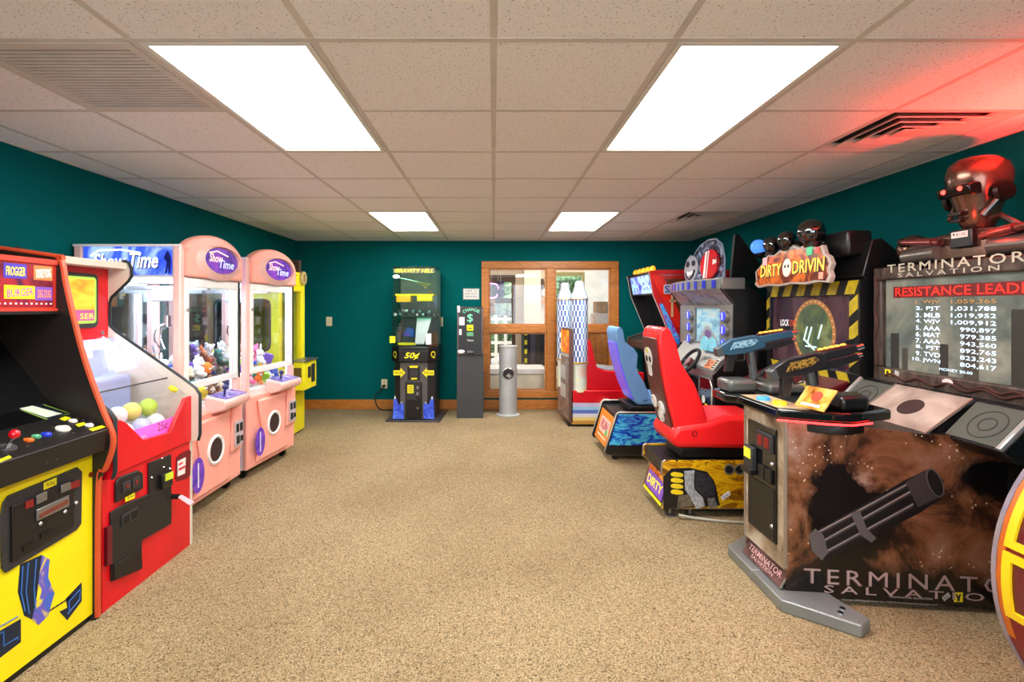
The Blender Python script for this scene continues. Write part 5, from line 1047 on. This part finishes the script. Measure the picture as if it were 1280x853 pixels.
d_ = MB().prism([(XS,.92),(1.98,.82),(1.95,.72),(2.0,.66),(XS,.66)], 'y', ya+.08, yb-.08).build('dashboard', m('dash_maroon', (86,14,22), .35), t, .012)
MB().prism([(XS+.04,.66),(2.06,.66),(2.14,.05),(XS+.04,.05)], 'y', ya+.1, yb-.1).build('lower_front', black, t, .01)
mb = MB(); wc = V((1.93,3.55,.86)); mb.ring(wc, (-.75,0,.66), .14, .018, 26, 8); st = mb.build('steering_wheel', blackm, t); MB().cyl(wc+V((.09,0,-.08)), wc, .04, n=14).build('column', char, st)
for v_ in (V((0,1,0)), V((0,-1,0)), V((-.66,0,-.75))): MB().cyl(wc, wc+v_*.135, .014, n=8).build('spoke', char, st)
ab = MB(); FW_ = F((1.95,3.2,.78),(0,-1,0),(.05,0,.18)); FW_.D('skull_badge', .0, .05, .07, .006, hz, t, .01); mb = MB(); mb.ring(FW_.pt(0,.05,.014), FW_.n, .075, .007, 20, 6); mb.build('badge_rim', m('sign_edge'), t)
# ---------------------------------------------------------------- shooting game
AX = 2.54
t = thing('shooting_game', 'large brown gun game cabinet with artwork side and wide score screen', 'arcade machine', (1.95, AX, 0))
def smoke_art():
    mt = bpy.data.materials.new('smoke_and_spark_print'); mt.use_nodes = True; nt = mt.node_tree; N = nt.nodes; L = nt.links; b = N['Principled BSDF']
    b.inputs['Roughness'].default_value = .22; b.inputs['Coat Weight'].default_value = .3
    tc = N.new('ShaderNodeTexCoord'); n = N.new('ShaderNodeTexNoise'); n.inputs['Scale'].default_value = 3.2; n.inputs['Detail'].default_value = 8; n.inputs['Distortion'].default_value = .7; n.inputs['Roughness'].default_value = .62
    L.new(tc.outputs['Object'], n.inputs['Vector'])
    r = N.new('ShaderNodeValToRGB'); e = r.color_ramp.elements; cs = [(.28,(22,14,10)),(.42,(62,36,22)),(.52,(134,84,54)),(.6,(150,106,84)),(.72,(190,160,144))]
    while len(e) < len(cs): e.new(.5)
    for k, (p, c) in enumerate(cs): e[k].position = p; e[k].color = lin(c)
    L.new(n.outputs['Fac'], r.inputs['Fac'])
    # printed embers
    v = N.new('ShaderNodeTexVoronoi'); v.inputs['Scale'].default_value = 42; L.new(tc.outputs['Object'], v.inputs['Vector'])
    lt = N.new('ShaderNodeMath'); lt.operation = 'LESS_THAN'; lt.inputs[1].default_value = .17; L.new(v.outputs['Distance'], lt.inputs[0])
    n2 = N.new('ShaderNodeTexNoise'); n2.inputs['Scale'].default_value = 4.2; L.new(tc.outputs['Object'], n2.inputs['Vector'])
    gt = N.new('ShaderNodeMath'); gt.operation = 'GREATER_THAN'; gt.inputs[1].default_value = .54; L.new(n2.outputs['Fac'], gt.inputs[0])
    mu = N.new('ShaderNodeMath'); mu.operation = 'MULTIPLY'; L.new(lt.outputs[0], mu.inputs[0]); L.new(gt.outputs[0], mu.inputs[1])
    mx = N.new('ShaderNodeMix'); mx.data_type = 'RGBA'; L.new(mu.outputs[0], mx.inputs[0]); L.new(r.outputs['Color'], mx.inputs[6]); mx.inputs[7].default_value = lin((226,196,160))
    # printed dark cloud and dark foot band
    def blob(loc, sx, sz, lo, hi):
        ma = N.new('ShaderNodeMapping'); ma.inputs['Location'].default_value = (-loc[0]/sx, 0, -loc[1]/sz); ma.inputs['Scale'].default_value = (1/sx, 0, 1/sz); L.new(tc.outputs['Object'], ma.inputs['Vector'])
        le = N.new('ShaderNodeVectorMath'); le.operation = 'LENGTH'; L.new(ma.outputs[0], le.inputs[0])
        ad = N.new('ShaderNodeMath'); ad.operation = 'MULTIPLY_ADD'; ad.inputs[1].default_value = 1.6; L.new(n.outputs['Fac'], ad.inputs[0]); L.new(le.outputs['Value'], ad.inputs[2])
        mr = N.new('ShaderNodeMapRange'); mr.inputs[1].default_value = lo; mr.inputs[2].default_value = hi; mr.inputs[3].default_value = 1; mr.inputs[4].default_value = 0; L.new(ad.outputs[0], mr.inputs[0]); return mr.outputs[0]
    c = mx.outputs[2]
    for q in (((-.33,.42),.22,.30,1.45,1.75), ((.3,.62),.18,.10,1.5,1.9), ((-.05,.06),.75,.16,1.4,2.0)):
        m2 = N.new('ShaderNodeMix'); m2.data_type = 'RGBA'; L.new(blob(*q), m2.inputs[0]); L.new(c, m2.inputs[6]); m2.inputs[7].default_value = lin((14,11,10)); c = m2.outputs[2]
    L.new(c, b.inputs['Base Color'])
    return mt
smoke = smoke_art(); molds = m('molding_silver')
pfx = 1.365
foot = m('grey_steel_foot', (140,144,144), .4, .5)
for s in (-1, 1):
    pl_ = [(1.30,0),(1.30,s*.26),(1.53,s*.445),(1.60,s*.40),(1.55,s*.2),(1.45,0)]
    MB().prism([(x, AX+y) for x, y in pl_], 'z', 0, .055).build('floor_foot', foot, t, .006)
mb = MB()
for x, y in ((1.50,-.36),(1.53,-.33),(1.50,.36)): mb.cyl((x,AX+y,.055),(x,AX+y,.06),.012,n=10)
mb.build('bolt', chrome, t)
hw = .18; flare = [(pfx,-hw),(2.28,-.275),(2.28,.275),(pfx,hw)]
MB().prism([(x,AX+y) for x, y in [(pfx,-hw+.004),(2.5,-.29),(2.5,.29),(pfx,hw-.004)]], 'z', .16, .80).build('pedestal', black, t)
MB().prism([(x,AX+y) for x, y in [(pfx+.06,-hw+.01),(2.5,-.28),(2.5,.28),(pfx+.06,hw-.01)]], 'z', .02, .16).build('pedestal_base', black, t)
bx('rear_body', black, t, 2.3, 2.66, 2.0, 3.04, 0, .96, .006)
# side art panels (near and far)
for s in (-1, 1):
    o_ = V((pfx, AX+s*hw, 0)); e_ = V((2.36, AX+s*.285, 0)); 
    if s < 0: FA = F(o_, e_-o_, (0,0,1)); FNEAR = FA
    else: FA = F(e_, o_-e_, (0,0,1))
    Ln = (e_-o_).length
    pts = [(0,.03),(Ln,.03),(Ln,.80),(.62,.80),(.0,.86)] if s < 0 else [(0,.03),(Ln,.03),(Ln,.86),(Ln-.62,.80),(0,.80)]
    FA.P('side_art', pts, .006, smoke, t)
    mb = MB(); mb.tube([FA.pt(a, b, .004) for a, b in ((0,.16),(0,.86)) ] if s < 0 else [FA.pt(a, b, .004) for a, b in ((Ln,.16),(Ln,.86))], .009, 6); mb.build('edge_molding', molds, t)
FA = FNEAR; h = .0065
gm = m('print_gunmetal', (66,58,58), .3); gl_ = m('print_gunlight', (150,138,134), .3); gd = m('print_gundark', (20,17,17), .4)
gun = FA.X('printed_gun', [(1017,690),(1010,675),(1022,662),(1130,600),(1160,586),(1178,600),(1176,622),(1150,640),(1030,702)], .0006, gd, t, .006)
for k, (a, b, wd) in enumerate((((1020,668),(1140,603),4),((1024,680),(1144,612),4),((1030,692),(1140,632),4))):
    FA.X('printed_barrel', [(a[0],a[1]-wd),(b[0],b[1]-wd),(b[0],b[1]+wd*.4),(a[0],a[1]+wd*.4)], .0006, gm, gun, .0067); FA.X('barrel_shine', [(a[0],a[1]-wd*.8),(b[0],b[1]-wd*.8),(b[0],b[1]-wd*.3),(a[0],a[1]-wd*.3)], .0004, gl_, gun, .0074)
FA.X('printed_sleeve', [(1130,602),(1158,587),(1178,618),(1146,634)], .0006, gm, gun, .0076)
FA.X('printed_band', [(1062,641),(1073,637),(1082,660),(1094,672),(1088,678),(1074,668)], .0006, m('print_gunmid', (96,88,88), .3), gun, .0078)
a, b = FA.px(1167, 603); FA.P('muzzle_rim', [(a+.043*math.cos(q)*.75-.02*math.sin(q), b+.066*math.sin(q)) for q in [2*PI*i/22 for i in range(22)]], .0006, m('print_gunmid'), gun, .008); FA.P('muzzle_bore', [(a+.036*math.cos(q)*.75-.017*math.sin(q), b+.058*math.sin(q)) for q in [2*PI*i/22 for i in range(22)]], .0006, m('pure_black'), gun, .0088)
FA.X('printed_hub', [(1010,668),(1018,660),(1028,668),(1034,690),(1026,700),(1014,688)], .0006, m('print_gunmid'), gun, .0078)
pr_ = m('print_pinkgrey', (176,150,146), .35)
def px_text(Fr, s, x0, y0, x1, y1, mt, h, **k):
    a0, b0 = Fr.px(x0, y0); a1 = Fr.px(x1, y0)[0]; b1 = Fr.px(x0, y1)[1]; return Fr.T(s, a0, b0, a1, b1, mt, t, h, .0006, **k)
px_text(FA, 'TERMINATOR', 1002, 729.5, 1290, 709, m('print_shadow', (50,34,32), .4), h, offset=.012, space=1.3); px_text(FA, 'TERMINATOR', 1004, 728, 1288, 709.5, pr_, h+.0008, space=1.3)
px_text(FA, 'SALVATION', 1029, 740, 1262, 730.5, pr_, h+.0008, space=1.5, offset=.006)
px_text(FA, 'TERMINATOR SALVATION', 1110, 746.5, 1164, 744, m('print_pale', (190,186,184), .4), h); px_text(FA, 'Copyright 2009 Play Mechanix, Inc.   2009 T Asset Acquisition Company LLC', 1051, 750.5, 1170, 747.5, m('print_pale'), h)
lg = FA.X('logo_card', [(1176,746),(1184,740),(1187,745),(1179,751)], .0006, m('print_pale'), t, .006); px_text(FA, 'RAW', 1178, 748, 1185, 743, m('print_black'), h+.001, rot=.5); FA.X('yellow_logo', [(1191,740),(1202,740),(1202,752),(1191,752)], .0006, yel, t, .006); FA.X('yellow_logo_mark', [(1193,742),(1195,742),(1196.5,745),(1198,742),(1200,742),(1198,748),(1198,751),(1195,751),(1195,748)], .0006, m('print_black'), t, .0068)
# front face with coin door
FP = F((pfx, AX+hw, 0), (0,-1,0), (0,0,1)); W = 2*hw
FP.P('front_art', [(0,.15),(W,.15),(W,.86),(0,.86)], .006, art('front_parchment', [(.3,(90,66,50)),(.48,(170,150,126)),(.65,(206,194,176)),(.8,(120,90,66))], 6, 6, .8, rough=.3), t)
mb = MB(); mb.tube([FP.pt(0,.15,.004), FP.pt(0,.86,.004)], .009, 6); mb.build('edge_molding', molds, t)
cdr = FP.P('coin_door', rrect(.05, .24, W-.05, .79, .006), .012, blackgl, t, .006, .002)
FP.R('lower_door', .06, .25, W-.06, .50, .004, black, cdr, .018, .002)
cs_ = FP.R('coin_entry', .16, .67, .30, .76, .016, char, cdr, .018, .003)
for q in (.18, .24): FP.R('coin_slot', q, .69, q+.04, .74, .003, m('slot_120'), cs_, .034)
bm_ = FP.R('bill_mouth', .06, .54, .145, .66, .03, char, cdr, .018, .006); FP.R('bill_label', .07, .60, .135, .65, .002, m('bill_lime', (206,216,50), .4, emit=.4), bm_, .048); FP.R('bill_tray', .05, .52, .15, .55, .04, black, bm_, .018, .004)
for q in (.17, .235): FP.R('coin_return', q, .52, q+.055, .59, .012, black, cdr, .018, .002)
mb = MB()
for b in (.32, .62): mb.sph(FP.pt(W-.075, b, .02), .011, n=10)
mb.build('lock', chrome, cdr)
# slanted kick panel
FKk = F((pfx-.02, AX+hw-.0, .06), (0,-1,0), (.075,0,.125)); kk = FKk.R('kick_panel', 0, 0, W, .145, .004, art('kick_print', [(.3,(40,24,24)),(.5,(96,66,64)),(.7,(140,110,104))], 6, 5, .6), t)
FKk.T('TERMINATOR', .03, .035, W-.03, .065, m('print_rose', (220,170,170), .4), kk, .005, offset=.01); FKk.T('SALVATION', .08, .012, W-.08, .03, m('print_rose'), kk, .005); mb = MB(); mb.tube([FKk.pt(a,b,.003) for a, b in ((0,.145),(W,.145),(W,0))], .005, 6); mb.build('kick_edge', molds, kk)
# control deck
deckp = [(1.325,-.185),(1.50,-.27),(1.60,-.295),(1.72,-.25),(1.85,-.2),(1.85,.2),(1.72,.42),(1.28,.42),(1.27,.24),(1.325,.19)]
dk = MB().prism([(x,AX+y) for x, y in deckp], 'z', .855, .905).build('control_deck', blackgl, t, .012)
MB().prism([(x,AX+y) for x, y in [(1.335,-.175),(1.47,-.2),(1.47,.18),(1.335,.18)]], 'z', .905, .908).build('deck_card', m('deck_parchment', (180,160,126), .4), dk)
lp_ = [(1.325,-.185),(1.50,-.27),(1.60,-.295),(1.72,-.25)]
mb = MB(); mb.tube([(x-.004,AX+y-.006,.853) for x, y in lp_], .005, 6); mb.build('red_light_strip', m('red_led', (255,40,40), .3, emit=6), dk)
MB().prism([(x,AX+y) for x, y in [(1.44,-.18),(1.52,-.25),(1.60,-.27),(1.70,-.23),(1.72,-.16),(1.45,-.1)]], 'z', .80, .853).build('deck_bracket', black, dk, .006)
for x, y, c, nm in ((1.37,AX+.02,(70,150,220),'blue'), (1.385,AX-.10,(236,206,40),'yellow')): MB().lathe([(.032,0),(.032,.012),(.026,.02)], (x,y,.906), 20).build('start_button', m('start_'+nm, c, .25, emit=.3), dk, label=nm+' round start button')
FP2 = F((pfx-.03, AX, .862), (0,-1,0), (0,0,1)); FP2.R('deck_label', -.14, .004, -.04, .036, .002, white, dk, .012) if False else None
FCd = F((1.44,AX-.13,.908),(.25,-1,0),(.5,.12,.6)); FCd.R('instruction_card', .0, .0, .16, .12, .006, art('orange_poster', [(.25,(110,50,20)),(.45,(220,150,60)),(.6,(240,200,120)),(.75,(226,80,30))], 10, 4, .6, emit=.1), dk, 0, .001); FCd.D('card_emblem', .085, .07, .028, .001, m('emblem_red', (214,60,30), .4), dk, .0065); FCd.R('card_caption', .03, .012, .13, .026, .001, white, dk, .0065)
MB().prism([(1.57,AX-.27),(1.72,AX-.24),(1.76,AX-.10),(1.58,AX-.12)], 'z', .905, .975).build('gun_holster', black, dk, .02); MB().prism([(1.30,AX+.24),(1.46,AX+.24),(1.46,AX+.41),(1.30,AX+.41)], 'z', .905, .975).build('gun_holster', m('holster_grey', (90,94,92), .35, .3), dk, .02)
MB().prism([(1.5,AX+.2),(1.7,AX+.2),(1.7,AX+.40),(1.5,AX+.40)], 'z', .905, .955).build('gun_rest', m('holster_grey'), dk, .015)
# slanted centre plate and speakers
MB().prism([(1.98,.77),(2.22,.945),(2.3,.96),(2.4,.96),(2.4,.70),(1.98,.70)], 'y', AX-.22, AX+.22).build('slope_body', black, t)
FSl = F((1.985,AX+.22,.785),(0,-1,0),(.225,0,.165)); Ls = .279
spn = FSl.R('slope_plate', 0, 0, .44, Ls, .008, art('grey_parchment', [(.3,(110,96,90)),(.5,(164,148,138)),(.68,(196,182,170))], 4, 7, .8, rough=.3), t, .001)
FSl.P('plate_hole', FSl.ell(.225, .145, .065, .058, 24), .001, m('speaker_brown', (50,40,38), .7), spn, .0092); mb = MB(); mb.tube([FSl.pt(a,b,.01) for a, b in ((0,Ls),(0,0),(.44,0),(.44,Ls))], .005, 6); mb.build('plate_edge', molds, spn)
for s in (-1, 1):
    y0, y1 = sorted((AX+s*.225, AX+s*.50))
    sb = MB().prism([(2.06,.79),(2.22,.95),(2.42,.97),(2.42,.72),(2.12,.74)], 'y', y0, y1).build('speaker_wedge', black, t, .006)
    Fs = F((2.06,y1,.79),(0,-1,0),(.16,0,.16)); Fs.R('speaker_grille', .01, .012, y1-y0-.035 if s < 0 else y1-y0-.01, .215, .006, m('grille_greygreen', (76,80,74), .8), sb); 
    mb = MB(); mb.ring(Fs.pt((y1-y0)/2,.11,.007), Fs.n, .075, .003, 24, 6).ring(Fs.pt((y1-y0)/2,.11,.007), Fs.n, .035, .003, 20, 6); mb.build('speaker_cone', m('grille_dark', (60,64,58), .8), sb)
    yy = y0 if s < 0 else y1; MB().box(0,.001,0,.001,0,.001) ; mb = MB(); a = (y1-y0-.02) if s < 0 else .0; Fs.poly(mb, [(a,.0),(a+.022,.0),(a+.022,.226),(a,.226)], .0, .02); mb.build('steel_bar', m('bright_bar', (200,206,206), .25, .6), sb, .004)
# screen housing
ys0, ys1, XS = 1.99, 3.02, 2.285
hs = MB().prism([(XS+.03,.96),(XS+.03,1.60),(2.66,1.60),(2.66,.96)], 'y', ys0, ys1).build('screen_housing', black, t)
Fz = F((XS,ys1,0),(0,-1,0),(0,0,1)); W = ys1-ys0
rock = art('organic_frame', [(.3,(26,20,18)),(.5,(66,52,46)),(.7,(96,80,70))], 9, 6, 1.6, rough=.5, mp=(1,1.5,.6))
fr = MB()
for q in ((0,W,1.535,1.61),(0,W,.945,1.03),(0,.065,1.03,1.535),(W-.065,W,1.03,1.535)): Fz.poly(fr, [(q[0],q[2]),(q[1],q[2]),(q[1],q[3]),(q[0],q[3])], -.03, .012)
fo = fr.build('screen_frame', rock, t, .01)
mb = MB(); mb.tube([Fz.pt(.1+k*.02, .985+.012*math.sin(k*.7), .016) for k in range(45)], .007, 6).tube([Fz.pt(.55+k*.02, 1.0+.01*math.cos(k*.9), .016) for k in range(24)], .006, 6).tube([Fz.pt(.03+.01*math.sin(k*.8), 1.03+k*.025, .016) for k in range(22)], .007, 6); mb.build('frame_cable', m('cable_brown', (70,40,34), .5), fo)
lm = m('frame_letter', (196,190,172), .4, .2)
def zt(s, x0, y0, x1, y1, mt, par, h, **k):
    a0, b0 = Fz.px(x0, y0); a1, b1 = Fz.px(x1, y1); return Fz.T(s, a0, b0, a1, b1, mt, par, h, .004, **k)
Fz.T('TERMINATOR', .115, 1.575, .87, 1.622, lm, fo, .012, .004, space=1.25, offset=.01); Fz.T('SALVATION', .19, 1.545, .76, 1.57, lm, fo, .0125, .004, space=1.5, offset=.008)
scr = Fz.R('screen', .065, 1.03, W-.065, 1.535, .004, art('score_screen', [(.25,(46,50,44)),(.45,(84,90,84)),(.58,(120,120,108)),(.72,(60,60,54)),(.85,(150,130,110))], 3, 6, .5, emit=.42), t, -.02)
tx = m('score_white', (200,226,250), .4, emit=1.1); tg_ = m('score_gold', (150,110,60), .4, emit=.6); tr_ = m('score_red', (206,34,24), .4, emit=.9); trs = m('score_redband', (90,14,14), .4, emit=.5)
Fz.R('title_band', .12, 1.432, W-.07, 1.495, .0006, trs, scr, -.0158); Fz.T('RESISTANCE LEADERS', .135, 1.44, W-.08, 1.488, tr_, scr, -.015, offset=.008)
rows = [('1. WJV','1,059,365'),('2. PJT','1,031,788'),('3. MLB','1,019,952'),('4. WJV','1,009,912'),('5. AAA','990,897'),('6. MAT','979,385'),('7. AAA','943,560'),('8. PJT','892,765'),('9. TVD','823,243'),('10. JWN','804,617')]
for k, (n1, n2) in enumerate(rows):
    b1 = 1.418-k*.0345; b0 = b1-.024; w1 = .15 if k < 9 else .17; Fz.T(n1, .425-w1, b0, .425, b1, tg_ if k == 0 else tx, scr, -.015, offset=.006); w2 = .0245*len(n2)+.008; Fz.T(n2, .715-w2, b0, .715, b1, tg_ if k == 0 else tx, scr, -.015, offset=.006)
Fz.T('MONEY $0.00', .42, 1.052, .60, 1.068, tx, scr, -.015)
for k, (a, w_, hh) in enumerate(((.1,.06,.2),(.18,.04,.12),(.42,.05,.16),(.55,.08,.24),(.78,.07,.34),(.86,.08,.2))): Fz.R('ruin_image', a, 1.03, a+w_, 1.03+hh, .0004, m('ruin_grey%d' % (k % 2), ((44,44,40),(62,58,52))[k % 2], .4, emit=.3), scr, -.016)
Fz.D('oval_badge', *Fz.px(1187.5,478), .03, .002, m('badge_pink', (236,214,214), .4), fo, .012, .017); a, b = Fz.px(1112.5, 466); Fz.R('yellow_logo', a-.02, b-.018, a+.02, b+.018, .002, yel, fo, .012); Fz.R('logo_mark', a-.008, b-.014, a+.008, b+.01, .001, m('print_black'), fo, .0142); a, b = Fz.px(1124, 467.5); Fz.P('white_logo', [(a-.02,b-.01),(a+.01,b-.018),(a+.018,b+.012),(a-.012,b+.018)], .002, m('print_pale'), fo, .012)
# ---------------------------------------------------------------- light guns
def light_gun(label, org, tilt, body, side, pip):
    t = thing('light_gun', label, 'gun', org, 'mounted light guns'); o = V(org)
    R = Matrix.Rotation(-tilt, 3, 'Y') @ Matrix.Scale(.88, 3)
    def tr(mb): mb.v = [o+R @ (V(p)) for p in mb.v]; return mb
    # local: x along barrel, z up, origin at the mount foot
    def part(nm, mb, mt, par=None, bev=.004): return tr(mb).build(nm, mt, par or t, bev)
    rc = part('receiver', MB().prism([(-.14,.115),(-.145,.165),(-.06,.20),(.10,.205),(.15,.185),(.15,.12),(.02,.10),(-.08,.10)], 'y', -.028, .028), body)
    part('side_plate', MB().prism([(-.08,.135),(-.05,.18),(.09,.185),(.11,.165),(.06,.14)], 'y', -.031, .031), side, rc, .001)
    part('butt', MB().prism([(-.16,.10),(-.165,.155),(-.13,.165),(-.12,.105)], 'y', -.03, .03), m('gun_grey', (86,92,94), .35, .4), rc)
    part('upper_barrel', MB().prism([(.14,.15),(.14,.195),(.33,.205),(.34,.16)], 'y', -.02, .02), body)
    part('lower_barrel', MB().prism([(.08,.105),(.10,.15),(.32,.158),(.34,.12),(.2,.10)], 'y', -.025, .025), m('gun_black', (30,30,34), .35), None)
    part('muzzle', MB().cyl((.33,0,.182), (.375,0,.186), .016, n=12).cyl((.33,0,.14), (.36,0,.142), .012, n=12), chrome, None, 0)
    rl = part('top_rail', MB().box(.12,.30,-.014,.014,.203,.212), m('rail_maroon', (110,40,34), .4), None, .001)
    for k in range(5): part('light_pip', MB().box(.135+k*.032,.153+k*.032,-.011,.011,.212,.219), pip, rl, .001)
    part('front_sight', MB().box(.28,.33,-.006,.006,.207,.235), m('gun_black'), None, .001)
    part('grip', MB().prism([(-.10,.105),(-.125,.0),(-.075,-.005),(-.04,.10)], 'y', -.018, .018), m('gun_black'))
    part('trigger_guard', MB().tube([(-.04,0,.10),(-.035,0,.055),(.015,0,.055),(.02,0,.10)], .005, 6), m('gun_black'), None, 0)
    part('magazine', MB().prism([(.03,.105),(.035,.02),(.09,.025),(.10,.105)], 'y', -.015, .015), m('gun_black'))
    MB().cyl((o.x+.06,o.y,o.z-.055), o+R @ V((.06,0,.11)), .022, n=12).build('mount_post', m('gun_grey'), t)
    return t
light_gun('near light gun, black with gold side print, on the gun game deck', (1.495, AX-.10, .965), .20, m('gun_body_dark', (38,38,42), .3, .2), art('gold_print', [(.4,(60,50,30)),(.5,(176,140,60)),(.6,(70,54,30))], 40, 3), m('pip_orange', (255,170,60), .3, emit=2))
light_gun('far light gun, teal blue with pale side print, on the gun game deck', (1.415, AX+.315, 1.03), .14, m('gun_body_teal', (48,84,108), .35, .2), art('ice_print', [(.4,(60,110,140)),(.5,(150,190,205)),(.6,(60,110,140))], 40, 3), m('pip_orange'))
# ---------------------------------------------------------------- generic metal bust on top
t = thing('metal_bust', 'bronze chrome mechanical bust on top of the gun game', 'bust', (2.42, 2.52, 1.612))
br = m('bronze_chrome', (120,92,80), .22, .85, var=.25, vs=14); dk_ = m('dark_metal', (52,44,42), .3, .8); cx, cy = 2.40, 2.50
hd = MB().lathe([(.0,1.765),(.055,1.77),(.075,1.80),(.085,1.86),(.105,1.92),(.125,1.99),(.128,2.04),(.115,2.085),(.08,2.115),(.0,2.128)], (0,0,0), 28)
hd.v = [V((cx+p.x*(1.12 if p.x > 0 else 1.0), cy+p.y*.92, p.z)) for p in hd.v]
head = hd.build('head', br, t)
MB().prism([(cx-.118+.0,1.93),(cx-.128,1.95),(cx-.13,1.972),(cx-.10,1.985),(cx-.06,1.985),(cx-.06,1.925)], 'y', cy-.09, cy+.09).build('visor_band', m('visor_dark2', (20,12,12), .15), head, .008)
for s in (-1, 1):
    MB().sph((cx-.128, cy+s*.045, 1.958), .012, n=10).build('eye_lamp', m('eye_red', (255,50,40), .3, emit=6), head)
    MB().lathe([(.0,0),(.045,.0),(.05,.02),(.03,.035)], (cx+.01,cy+s*.135,1.93), 16, axis='y').build('ear_disc', dk_, head); MB().tube([(cx-.06,cy+s*.085,1.82),(cx+.0,cy+s*.115,1.91)], .012, 8).build('jaw_rod', chrome, head)
MB().box(cx-.12,cx-.085,cy-.035,cy+.035,1.83,1.85).box(cx-.115,cx-.085,cy-.03,cy+.03,1.80,1.815).build('mouth_grille', dk_, head, .004)
MB().cyl((cx+.02,cy,1.70), (cx+.02,cy,1.80), .06, .05, 18).build('neck', dk_, t)
for s in (-1, 1): MB().tube([(cx+.06,cy+s*.05,1.83),(cx+.05,cy+s*.19,1.74)], .014, 8).build('neck_rod', m('steel_dull', (130,122,118), .3, .8), t)
MB().prism([(-.40,1.612),(-.42,1.69),(-.32,1.745),(-.12,1.76),(.12,1.76),(.32,1.745),(.42,1.69),(.40,1.612)], 'x', cx-.06, cx+.14).build('chest', br, t, .02, seg=3) 
o = bpy.data.objects['chest']; o.location.y += 0
for v in o.data.vertices: v.co.y += cy
FBt = F((cx-.062, cy+.06, 1.70),(0,-1,0),(0,0,1)); MB().box(cx-.085,cx-.055,cy-.06,cy+.06,1.675,1.765).build('collar_box', black, t, .006)
FBu = F((cx-.085, cy+.06, 1.715),(0,-1,0),(0,0,1)); tgc = FBu.R('price_tag', .012, .01, .10, .04, .002, white, t); FBu.T('$1.00', .04, .016, .092, .034, m('print_black'), tgc, .003); FBu.P('tag_arrow', [(.02,.033),(.034,.033),(.027,.018)], .0006, m('print_black'), tgc, .0022)
for s in (-1, 1):
    MB().sph((cx+.02, cy+s*.40, 1.705), .09, (1,.8,1), 18).build('shoulder', br, t)
    MB().cyl((cx-.085, cy+s*.11, 1.715), (cx-.075, cy+s*.36, 1.745), .018, n=14).cyl((cx-.085, cy+s*.15, 1.72), (cx-.08, cy+s*.26, 1.733), .024, n=14).build('piston', m('piston_red_steel', (150,84,80), .25, .8), t)
    MB().sph((cx-.075,cy+s*.37,1.747), .024, n=12).build('piston_joint', dk_, t)
    MB().cyl((cx-.06, cy+s*.14, 1.665), (cx-.06, cy+s*.35, 1.66), .045, n=16).build('rib_drum', m('steel_dull'), t)
rl_ = MB().lathe([(.03,0),(.03,.012),(.022,.026),(.0,.03)], (2.42, 2.10, 1.79), 16).build('red_beacon', m('beacon_red', (255,24,16), .3, emit=8), t)
ld = bpy.data.lights.new('red_beacon', 'SPOT'); ld.energy = 75; ld.color = (1,.03,.02); ld.spot_size = math.radians(150); ld.spot_blend = .9; ld.shadow_soft_size = .03
lo = bpy.data.objects.new('lamp', ld); col.objects.link(lo); lo.parent = t; lo.location = V((2.38,2.10,1.84))-ORG[t.name]; lo.rotation_euler = (PI, 0, 0)
ld = bpy.data.lights.new('red_beacon_front', 'POINT'); ld.energy = .5; ld.color = (1,.05,.03); ld.shadow_soft_size = .02
lo = bpy.data.objects.new('front_lamp', ld); col.objects.link(lo); lo.parent = t; lo.location = V((2.22,2.36,1.76))-ORG[t.name]
# ---------------------------------------------------------------- round pusher cabinet at the right edge
cx, cz, R = 2.112, .55, .53
t = thing('round_pusher_cabinet', 'round dark red cabinet with yellow window frames at the right edge', 'arcade machine', (cx, 1.32, 0))
MB().lathe([(0,1.05),(R,1.05),(R,1.585),(0,1.585)], (cx,0,cz), 72, axis='y').build('drum', m('drum_maroon', (130,10,24), .3), t)
for y in (1.585, 1.035):
    MB().lathe([(0,y),(R+.004,y),(R+.004,y+.015),(0,y+.015)], (cx,0,cz), 72, axis='y').build('side_disc', m('rim_acrylic', (170,160,180), .12, .5), t)
bx('foot', black, t, cx-.3, cx+.3, 1.08, 1.56, 0, .06)
yw = m('frame_yellow', (240,200,20), .35); ori = m('trim_orange', (200,100,24), .4)
def arc_part(nm, a0, a1, y0, y1, r0, r1, mt, par=t, k=8):
    pts = [(r1, a0+(a1-a0)*i/k) for i in range(k+1)]+[(r0, a1-(a1-a0)*i/k) for i in range(k+1)]
    return MB().prism([(cx-r*math.cos(math.radians(a)), cz+r*math.sin(math.radians(a))) for r, a in pts], 'y', y0, y1).build(nm, mt, par)
arc_part('orange_trim', -22, 60, 1.562, 1.585, R-.01, R+.003, ori)
for a0, a1 in ((9.8, 32), (-13.2, 8.2), (34, 56)):
    y0, y1 = 1.10, 1.56; q = 2.6; w_ = .026
    pn = arc_part('window_pane', a0+q, a1-q, y0+w_, y1-w_, R, R+.004, m('window_maroon', (96,14,26), .12, coat=.5))
    for s in ((a0, a0+q, y0, y1), (a1-q, a1, y0, y1), (a0+q, a1-q, y0, y0+w_), (a0+q, a1-q, y1-w_, y1)): arc_part('window_frame', *s, R, R+.012, yw)
    arc_part('prize_picture', a0+6, a1-8, 1.36, 1.46, R+.004, R+.006, m('prize_grey', (180,160,160), .3), pn)
